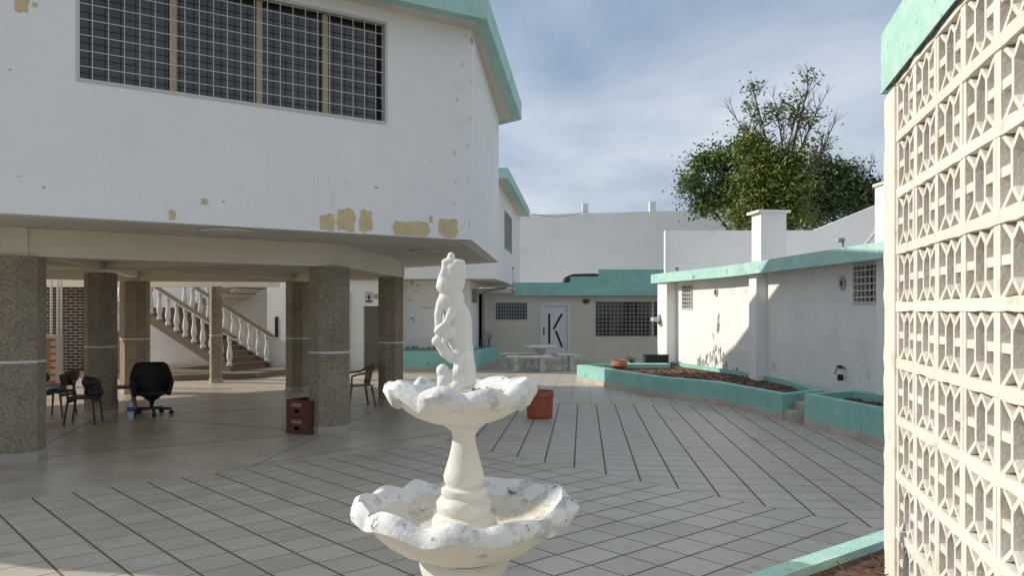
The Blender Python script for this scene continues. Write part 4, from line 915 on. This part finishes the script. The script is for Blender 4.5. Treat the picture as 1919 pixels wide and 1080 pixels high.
def bottle(label, p, r, h, cap=True):
    t = thing('plastic_bottle', label, 'bottle', (p[0], p[1], 0))
    m = MB(); m.lathe([(r * .85, .002), (r, .015), (r, h * .3), (r * .96, h * .34), (r, h * .38), (r, h * .66), (r * .8, h * .78), (r * .36, h * .9), (r * .36, h * .95)], (p[0], p[1], 0), 20); m.build('body', CLEAR, t, True)
    m = MB(); m.lathe([(r * 1.02, h * .42), (r * 1.02, h * .64)], (p[0], p[1], 0), 20); m.build('label_band', BLUE, t, True)
    m = MB(); m.lathe([(r * .42, h * .945), (r * .42, h)], (p[0], p[1], 0), 12); m.build('cap', METALW, t, True)
bottle('clear plastic water bottle with blue label on the floor beside the office chair', G(245, 789), .052, .37)
fp = G(213, 778)
t = thing('thermos_flask', 'dark blue flask with shiny cap standing by the centre column', 'flask', (fp[0], fp[1], 0))
m = MB(); m.lathe([(.07, .002), (.078, .02), (.078, .27), (.06, .31)], (fp[0], fp[1], 0), 20); m.build('body', mat('navy_metal', (.02, .03, .05), .35, .1, 8), t, True)
m = MB(); m.lathe([(.062, .312), (.07, .33), (.07, .39), (.05, .42), (.01, .425)], (fp[0], fp[1], 0), 20); m.build('cap', CHROME, t, True)
# stacked drinks crates
ca, cb_ = Vector(G(537, 812)), Vector(G(579, 816)); du = (cb_ - ca).normalized(); wv = (cb_ - ca).length; dd = Vector((-du.y, du.x))
for k, lab in enumerate(('lower brown plastic drinks crate beside the front column', 'upper brown plastic drinks crate stacked on another beside the column')):
    t = thing('drinks_crate', lab, 'crate', ((ca.x + cb_.x) / 2, (ca.y + cb_.y) / 2, k * .255), 'drinks crates by the column')
    z0, z1 = k * .255 + .003, k * .255 + .253; f = Frame(tuple(ca), tuple(cb_))
    if f.n.y > 0: f = Frame(tuple(ca), tuple(cb_), -1)
    hz = z0 + .06 if k == 0 else z0 + .075
    wall(f, z0, z1, .015, [(wv * .35, wv * .58, z0 + .055, z0 + .105)]).build('front_panel', CRATE, t)
    m = MB(); f.box(m, 0, .015, z0, z1, -.40, -.0155); f.box(m, wv - .015, wv, z0, z1, -.40, -.0155); f.box(m, .0155, wv - .0155, z0, z1, -.40, -.385); f.box(m, .0155, wv - .0155, z0, z0 + .012, -.384, -.016); m.build('shell', CRATE, t)
    m = MB(); f.box(m, -.006, wv + .006, z0, z0 + .018, -.398, .006); m.build('rim', CRATE, t)
    m = MB(); f.box(m, .03, wv - .03, z0 + .03, z0 + .12, -.1, -.09); m.build('bottle_row', BLACK, t)
    m = MB(); za, zb2 = z0 + .155, z0 + .20; a0, a1 = wv * .24, wv * .68
    for q in ((a0, a1, zb2 - .006, zb2), (a0, a1, za, za + .006), (a0, a0 + .006, za + .006, zb2 - .006), (a1 - .006, a1, za + .006, zb2 - .006)): f.box(m, *q, .0005, .003)
    x = a0 + .02
    while x < a1 - .03:
        wl = random.uniform(.008, .014); f.box(m, x, x + wl, za + .013, za + .013 + random.uniform(.012, .022), .0005, .003); x += wl + .005
    m.build('printed_label', LABELW, t)
# tan plastic armchair
ax, ay = -2.98, 15.75
t = thing('plastic_chair', 'tan plastic armchair between the two front right columns', 'chair', (0, 0, 0))
m = MB(); m.box((0, 0, .41), (.44, .42, .025)); m.build('seat', PLAST, t, bevel=.01)
for sx in (-1, 1):
    m = MB(); m.tube([(sx * .22, -.20, .60), (sx * .23, -.21, .40), (sx * .26, -.27, .003)], [.018, .026, .022], 8); m.build('leg', PLAST, t, True)
    m = MB(); m.tube([(sx * .20, .20, .41), (sx * .24, .27, .003)], [.028, .022], 8); m.build('leg', PLAST, t, True)
    m = MB(); m.tube([(sx * .22, -.21, .60), (sx * .265, -.1, .645), (sx * .27, .1, .66), (sx * .22, .25, .74), (sx * .10, .30, .80), (0, .315, .81)], .020, 8); m.build('armrest', PLAST, t, True)
m = MB(); vs = []
for k in range(9):
    s = k / 8 - .5
    for z, y in ((.43, .19), (.79 - .1 * s * s, .30 - .2 * s * s)): vs.append((s * .36, y - .12 * s * s, z))
m.add(vs, [(2 * k, 2 * k + 2, 2 * k + 3, 2 * k + 1) for k in range(8)]); bk = m.build('backrest', PLAST, t, True); q = bk.modifiers.new('s', 'SOLIDIFY'); q.thickness = .012
t.location = (ax, ay, 0); t.rotation_euler.z = R(-62)

# ================================================================ STAIRCASE
stair = thing('staircase', 'terrazzo staircase with white balusters rising behind the hall columns', 'staircase', (-7.75, 23.1, 0))
m = MB(); m.prism([(-12.6, 21.3), (-8.2, 21.3), (-6.6, 22.6), (-6.6, 25.2), (-12.6, 25.2)], 0.001, .15); m.build('platform', STEPC, stair)
YN, YF = 23.1, 24.8; X0s, NS, TR, RS = -7.75, 11, .30, .163
for i in range(NS):
    x1 = X0s - i * TR; m = MB(); m.box((x1 - TR / 2, (YN + YF) / 2, .15 + RS * (i + .5)), (TR - .001, YF - YN, RS)); stp = m.build('step', STEPC, stair)
    m = MB(); m.box((x1 - TR / 2 + .015, (YN + YF) / 2, .15 + RS * (i + 1) + .012), (TR + .03, YF - YN + .02, .024)); m.build('tread', RAILC, stp)
def slope(mb, x0, z0, x1, z1, y, wd, h): mb.bar((x0, y, z0), (x1, y, z1), wd, h)
xe = X0s - NS * TR; ze = .15 + NS * RS
for y in (YN - .06, YF + .06):
    m = MB(); slope(m, X0s + .05, .16, xe, ze + .0, y, .10, .26); m.build('stringer', STEPC, stair)
    m = MB(); slope(m, X0s + .18, .15 + 1.0 - .05, xe, ze + 1.0 + .05, y, .15, .06); hr_ = m.build('handrail', RAILC, stair)
    m = MB(); slope(m, X0s + .18, .15 + .945 - .05, xe, ze + .945 + .05, y, .10, .045); m.build('handrail_base', BALW, hr_)
bprof = [(.075, 0), (.075, .09), (.045, .10), (.052, .13), (.075, .22), (.082, .30), (.066, .44), (.046, .56), (.042, .63), (.060, .65), (.046, .68), (.066, .71), (.066, .82)]
bm_ = MB().lathe(bprof, (0, 0, 0), 10).mesh('baluster', BALW, True)
def baluster(x, y, z, s=1.0):
    o = link('baluster', bm_, stair); o.location = Vector((x, y, z)); o.scale = (1, 1, s)
    o.matrix_parent_inverse = Matrix.Translation(stair.location).inverted()
for y in (YN - .06, YF + .06):
    for i in range(NS): baluster(X0s - (i + .35) * TR + .1, y, .15 + RS * (i + 1) - .03 + .02, 1.0)
m = MB(); m.prism([(xe - 1.6, YN - .1), (xe, YN - .1), (xe, 27.1), (xe - 1.6, 27.1)], ze - .2, ze); m.build('landing', STEPC, stair)
for i in range(4): baluster(xe - .2 - i * .36, YN - .02, ze)
m = MB(); m.bar((xe, YN - .02, ze + .85), (xe - 1.6, YN - .02, ze + .85), .15, .07); m.build('handrail', RAILC, stair)
# second flight rising to the right behind the first
YA, YB = 25.6, 27.0
m = MB(); vs = [(xe, ze - .2), (xe + 3.6, ze + 1.55), (xe + 3.6, ze + 1.75), (xe, ze + .02)]
m.add([(a, YA, z) for a, z in vs] + [(a, YB, z) for a, z in vs], [(0, 1, 2, 3), (7, 6, 5, 4)] + [(i, i + 4, (i + 1) % 4 + 4, (i + 1) % 4) for i in range(4)]); m.build('flight_slab', SOFFIT, stair)
for i in range(10):
    m = MB(); m.box((xe + .36 * i + .18, (YA + YB) / 2 - .01, ze + .165 * (i + .5)), (.355, YB - YA + .05, .20)); m.build('step', RAILC, stair)
for i in range(10): baluster(xe + .2 + i * .36, YA + .05, ze + .165 * (i + 1) + .10)
m = MB(); m.bar((xe, YA + .05, ze + 1.02), (xe + 3.6, YA + .05, ze + 2.72), .15, .07); m.build('handrail', RAILC, stair)
column((-7.70, 21.1), .16, 2.50, par=main)
stair.rotation_euler.z = R(-17); stair.location.x -= .25

# back walls of the hall
bw = thing('stairwell_wall', 'white wall behind the staircase with a grey return and dark slot', 'wall', (-8, 28, 0))
f = Frame((-12.2, 27.6), (-8.0, 27.6)); wall(f, 0, 5.0, .2).build('wall_panel', WHITE, bw)
f = Frame((-7.55, 25.0), (-6.5, 24.7)); wall(f, 0, ZS - .03, .2).build('return_wall', WHITE_OLD, bw)
u, z = f.px(519, 600); m = MB(); f.box(m, u - .06, u + .06, f.px(519, 632)[1], f.px(519, 594)[1], .001, .01); m.build('dark_slot', BLACK, bw)
m = MB(); m.bar((-13, 22.6, 2.74), (-6.5, 22.6, 2.74), .3, .42); m.build('lintel_beam', BEAMC, bw)
# brick walls left of the stairs
bkm = MB().box((0, 0, 0), (.235, .06, .062)).mesh('brick', BRICKD)
bko = MB().box((0, 0, 0), (.235, .06, .062)).mesh('brick', BRICKO)
def brick_wall(t, f, z0, z1, me, bond=True, back=MORTAR):
    m = MB(); f.box(m, 0, f.L, z0, z1, -.15, 0); m.build('mortar_bed', back, t)
    rows = int((z1 - z0) / .085); a = math.atan2(f.u.y, f.u.x)
    for j in range(rows):
        u = .13 - (.13 if j % 2 else 0)
        while u < f.L - .08:
            if u > .1:
                o = link('brick', me, t); o.matrix_parent_inverse = Matrix.Translation(t.location).inverted(); o.location = f.at(u, z0 + .045 + j * .085, -.02); o.rotation_euler.z = a
            u += .262
bwl = thing('dark_brick_wall', 'dark brown brick wall with pale joints left of the staircase', 'wall', (-13.3, 23.4, 0))
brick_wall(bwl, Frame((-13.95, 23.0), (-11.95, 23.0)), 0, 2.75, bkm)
obw = thing('orange_brick_wall', 'low orange brick wall in front of the dark brick wall', 'wall', (-11.4, 19.9, 0))
brick_wall(obw, Frame((-12.3, 19.8), (-11.12, 19.8)), 0, 1.27, bko)
m = MB(); m.box((-11.05, 19.80, .64), (.13, .10, 1.28)); m.build('end_pier', PLINTH, obw)
for x in (98.5, 107, 111.5):
    X = (x - 960) / FPX * 19.9; m = MB(); m.tube([(X, 19.85 + (x - 98) * .01, 1.28), (X, 19.85 + (x - 98) * .01, 2.7)], .028, 8); tag(m.build('white_pole', METALW), {98.5: 'left white metal pole standing on the low orange brick wall', 107: 'middle white metal pole above the low orange brick wall', 111.5: 'right white metal pole above the low orange brick wall'}[x], 'pole', 'white poles on the brick wall')
bl = MB(); bl.box((-10.72, 22.4, .9), (.1, .5, 1.8)); 
wd_ = thing('white_balustrade', 'short white balustrade glimpsed between the centre and rear columns', 'balustrade', (-11.0, 22.3, 0))
m = MB(); m.box((-10.95, 22.3, .65), (.9, .16, 1.3)); m.build('base_wall', STEPC, wd_)
for k in range(4):
    o = link('baluster', bm_, wd_); o.matrix_parent_inverse = Matrix.Translation(wd_.location).inverted(); o.location = (-11.3 + .22 * k, 22.3, 1.3); o.scale = (1.1, 1.1, 1)
m = MB(); m.box((-10.95, 22.3, 2.15), (.9, .16, .1)); m.build('top_rail', BALW, wd_)

# ================================================================ TREES
def tree(name, label, base, height, lobes, leaf, nleaf, limbs, seed, lsize=.22, twigs=0):
    rr = random.Random(seed); t = thing(name, label, 'tree', base, 'trees behind the white walls'); b = Vector(base); m = MB()
    m.tube([b, b + Vector((.1, 0, height * .3)), b + Vector((-.05, .1, height * .6))], [.28, .22, .14], 10)
    for p, r0 in limbs:
        p = Vector(p); s = b + Vector((0, 0, min(height * .6, max(.8, (p.z - b.z) * .45)))); mid = (s + p) / 2 + Vector((rr.uniform(-.3, .3), rr.uniform(-.3, .3), rr.uniform(.0, .4)))
        m.tube([s, (s + mid) / 2 + Vector((0, 0, .15)), mid, (mid + p) / 2, p], [r0, r0 * .85, r0 * .7, r0 * .45, r0 * .2], 6)
        for k in range(twigs):
            a = mid + (p - mid) * rr.uniform(0, 1); v = ((p - s).normalized() + Vector((rr.uniform(-.9, .9), rr.uniform(-.9, .9), rr.uniform(-.2, .9)))).normalized() * rr.uniform(.4, 1.1); q = a + v * .6 + Vector((rr.uniform(-.1, .1), 0, rr.uniform(-.1, .1)))
            m.tube([a, q, a + v], [.022, .014, .006], 4, False)
            for z_ in range(3):
                w2 = (v.normalized() + Vector((rr.uniform(-1, 1), rr.uniform(-1, 1), rr.uniform(-.3, .8)))).normalized() * rr.uniform(.3, .7); m.tube([q, q + w2], [.010, .004], 3, False)
    m.build('trunk', BARK, t, True)
    lm = MB(); tot = sum(l[3] for l in lobes)
    for (c, rad, dens, wgt) in lobes:
        c = Vector(c); n_cl = max(3, int(nleaf * wgt / tot / 26))
        for k in range(n_cl):
            d = Vector((rr.gauss(0, 1), rr.gauss(0, 1), rr.gauss(0, 1))).normalized() * rr.random() ** (1 / 2.2); q = c + Vector((d.x * rad[0], d.y * rad[1], d.z * rad[2])); cr_ = rr.uniform(.18, .5) * dens
            for z_ in range(26):
                p = q + Vector((rr.gauss(0, cr_), rr.gauss(0, cr_), rr.gauss(0, cr_ * .75))); v = Vector((rr.uniform(-1, 1), rr.uniform(-1, 1), rr.uniform(-1.0, .35))).normalized(); L_ = lsize * rr.uniform(.6, 1.25); e = v.cross(Vector((rr.uniform(-1, 1), rr.uniform(-1, 1), 1))).normalized() * L_ * .24
                lm.add([p, p + v * L_ * .45 + e, p + v * L_, p + v * L_ * .45 - e], [(0, 1, 2, 3)])
    lm.build('crown', leaf, t)
    return t
TY = 34.0
def T(x, y, dy=0.0): Y = TY + dy; return ((x - 960) / FPX * Y, Y, EYE - (y - HOR) / FPX * Y)
q = 1 / FPX * TY
tree('bushy_tree', 'dense olive-green tree at the centre of the clump behind the white walls', T(1455, 520)[:2] + (1.7,), 5.5,
     [(T(1425, 300), (26 * q, 1.0, 24 * q), 1, 1.0), (T(1455, 318), (30 * q, 1.2, 26 * q), 1, 1.1), (T(1405, 345), (24 * q, 1.1, 28 * q), 1, .9), (T(1440, 360), (36 * q, 1.2, 26 * q), 1, 1.3), (T(1480, 350), (28 * q, 1.2, 34 * q), 1, 1.2), (T(1415, 400), (50 * q, 1.4, 24 * q), 1, 1.3), (T(1475, 405), (40 * q, 1.3, 26 * q), 1, 1.1), (T(1490, 300), (16 * q, .7, 22 * q), 1, .45), (T(1392, 275), (10 * q, .5, 10 * q), .8, .2), (T(1412, 262), (18 * q, .5, 8 * q), .8, .3)],
     LEAF1, 21000, [(T(1420, 290), .12), (T(1480, 290), .12), (T(1400, 350), .1)], 11, .20)
tree('sparse_tree', 'tall half-bare tree with thin twigs rising above the clump', T(1470, 520, 1)[:2] + (1.7,), 9.5,
     [(T(1412, 162, 1), (16 * q, .5, 7 * q), .8, .5), (T(1520, 142, 1), (9 * q, .3, 6 * q), .7, .25), (T(1450, 212, 1), (30 * q, .8, 14 * q), .9, 1.3), (T(1515, 222, 1), (30 * q, .8, 20 * q), .9, 1.3), (T(1395, 240, 1), (14 * q, .5, 8 * q), .8, .4), (T(1401, 200, 1), (5 * q, .3, 4 * q), .6, .12), (T(1490, 185, 1), (16 * q, .5, 14 * q), .8, .5), (T(1530, 268, 1), (18 * q, .5, 10 * q), .9, .5), (T(1472, 200, 1), (14 * q, .5, 16 * q), .8, .5)],
     LEAF2, 1300, [(T(1415, 178, 1), .09), (T(1516, 156, 1), .09), (T(1380, 222, 1), .08), (T(1455, 195, 1), .07), (T(1535, 200, 1), .08), (T(1555, 250, 1), .07), (T(1400, 245, 1), .07), (T(1498, 200, 1), .07), (T(1545, 275, 1), .06)], 12, .20, 16)
tree('leafy_tree', 'open green tree with gaps of sky at the left of the clump', T(1395, 520, 2)[:2] + (1.7,), 5.0,
     [(T(1335, 300, 2), (24 * q, .8, 16 * q), 1, .8), (T(1298, 345, 2), (18 * q, .7, 22 * q), 1, .7), (T(1365, 345, 2), (26 * q, .8, 30 * q), 1, 1.3), (T(1345, 375, 2), (40 * q, .9, 14 * q), 1, 1.0), (T(1318, 385, 2), (18 * q, .6, 8 * q), 1, .35), (T(1375, 292, 2), (14 * q, .6, 20 * q), 1, .5), (T(1316, 308, 2), (14 * q, .5, 12 * q), 1, .35)],
     LEAF2, 9000, [(T(1298, 340, 2), .08), (T(1335, 300, 2), .08), (T(1360, 330, 2), .08)], 13, .20)
tree('dark_tree', 'dark green tree at the right of the clump behind the sloping wall', T(1580, 520, 3)[:2] + (1.7,), 5.0,
     [(T(1560, 355, 3), (50 * q, 1.2, 44 * q), 1, 2.2), (T(1605, 375, 3), (36 * q, 1.1, 40 * q), 1, 1.6), (T(1525, 385, 3), (40 * q, 1.2, 44 * q), 1, 1.6), (T(1580, 320, 3), (30 * q, .7, 9 * q), 1, .5), (T(1535, 312, 3), (20 * q, .6, 16 * q), 1, .5), (T(1640, 370, 3), (30 * q, 1.0, 36 * q), 1, 1.0)],
     LEAF3, 17000, [(T(1560, 330, 3), .1), (T(1610, 340, 3), .1), (T(1632, 318, 3), .06)], 14, .20, 8)
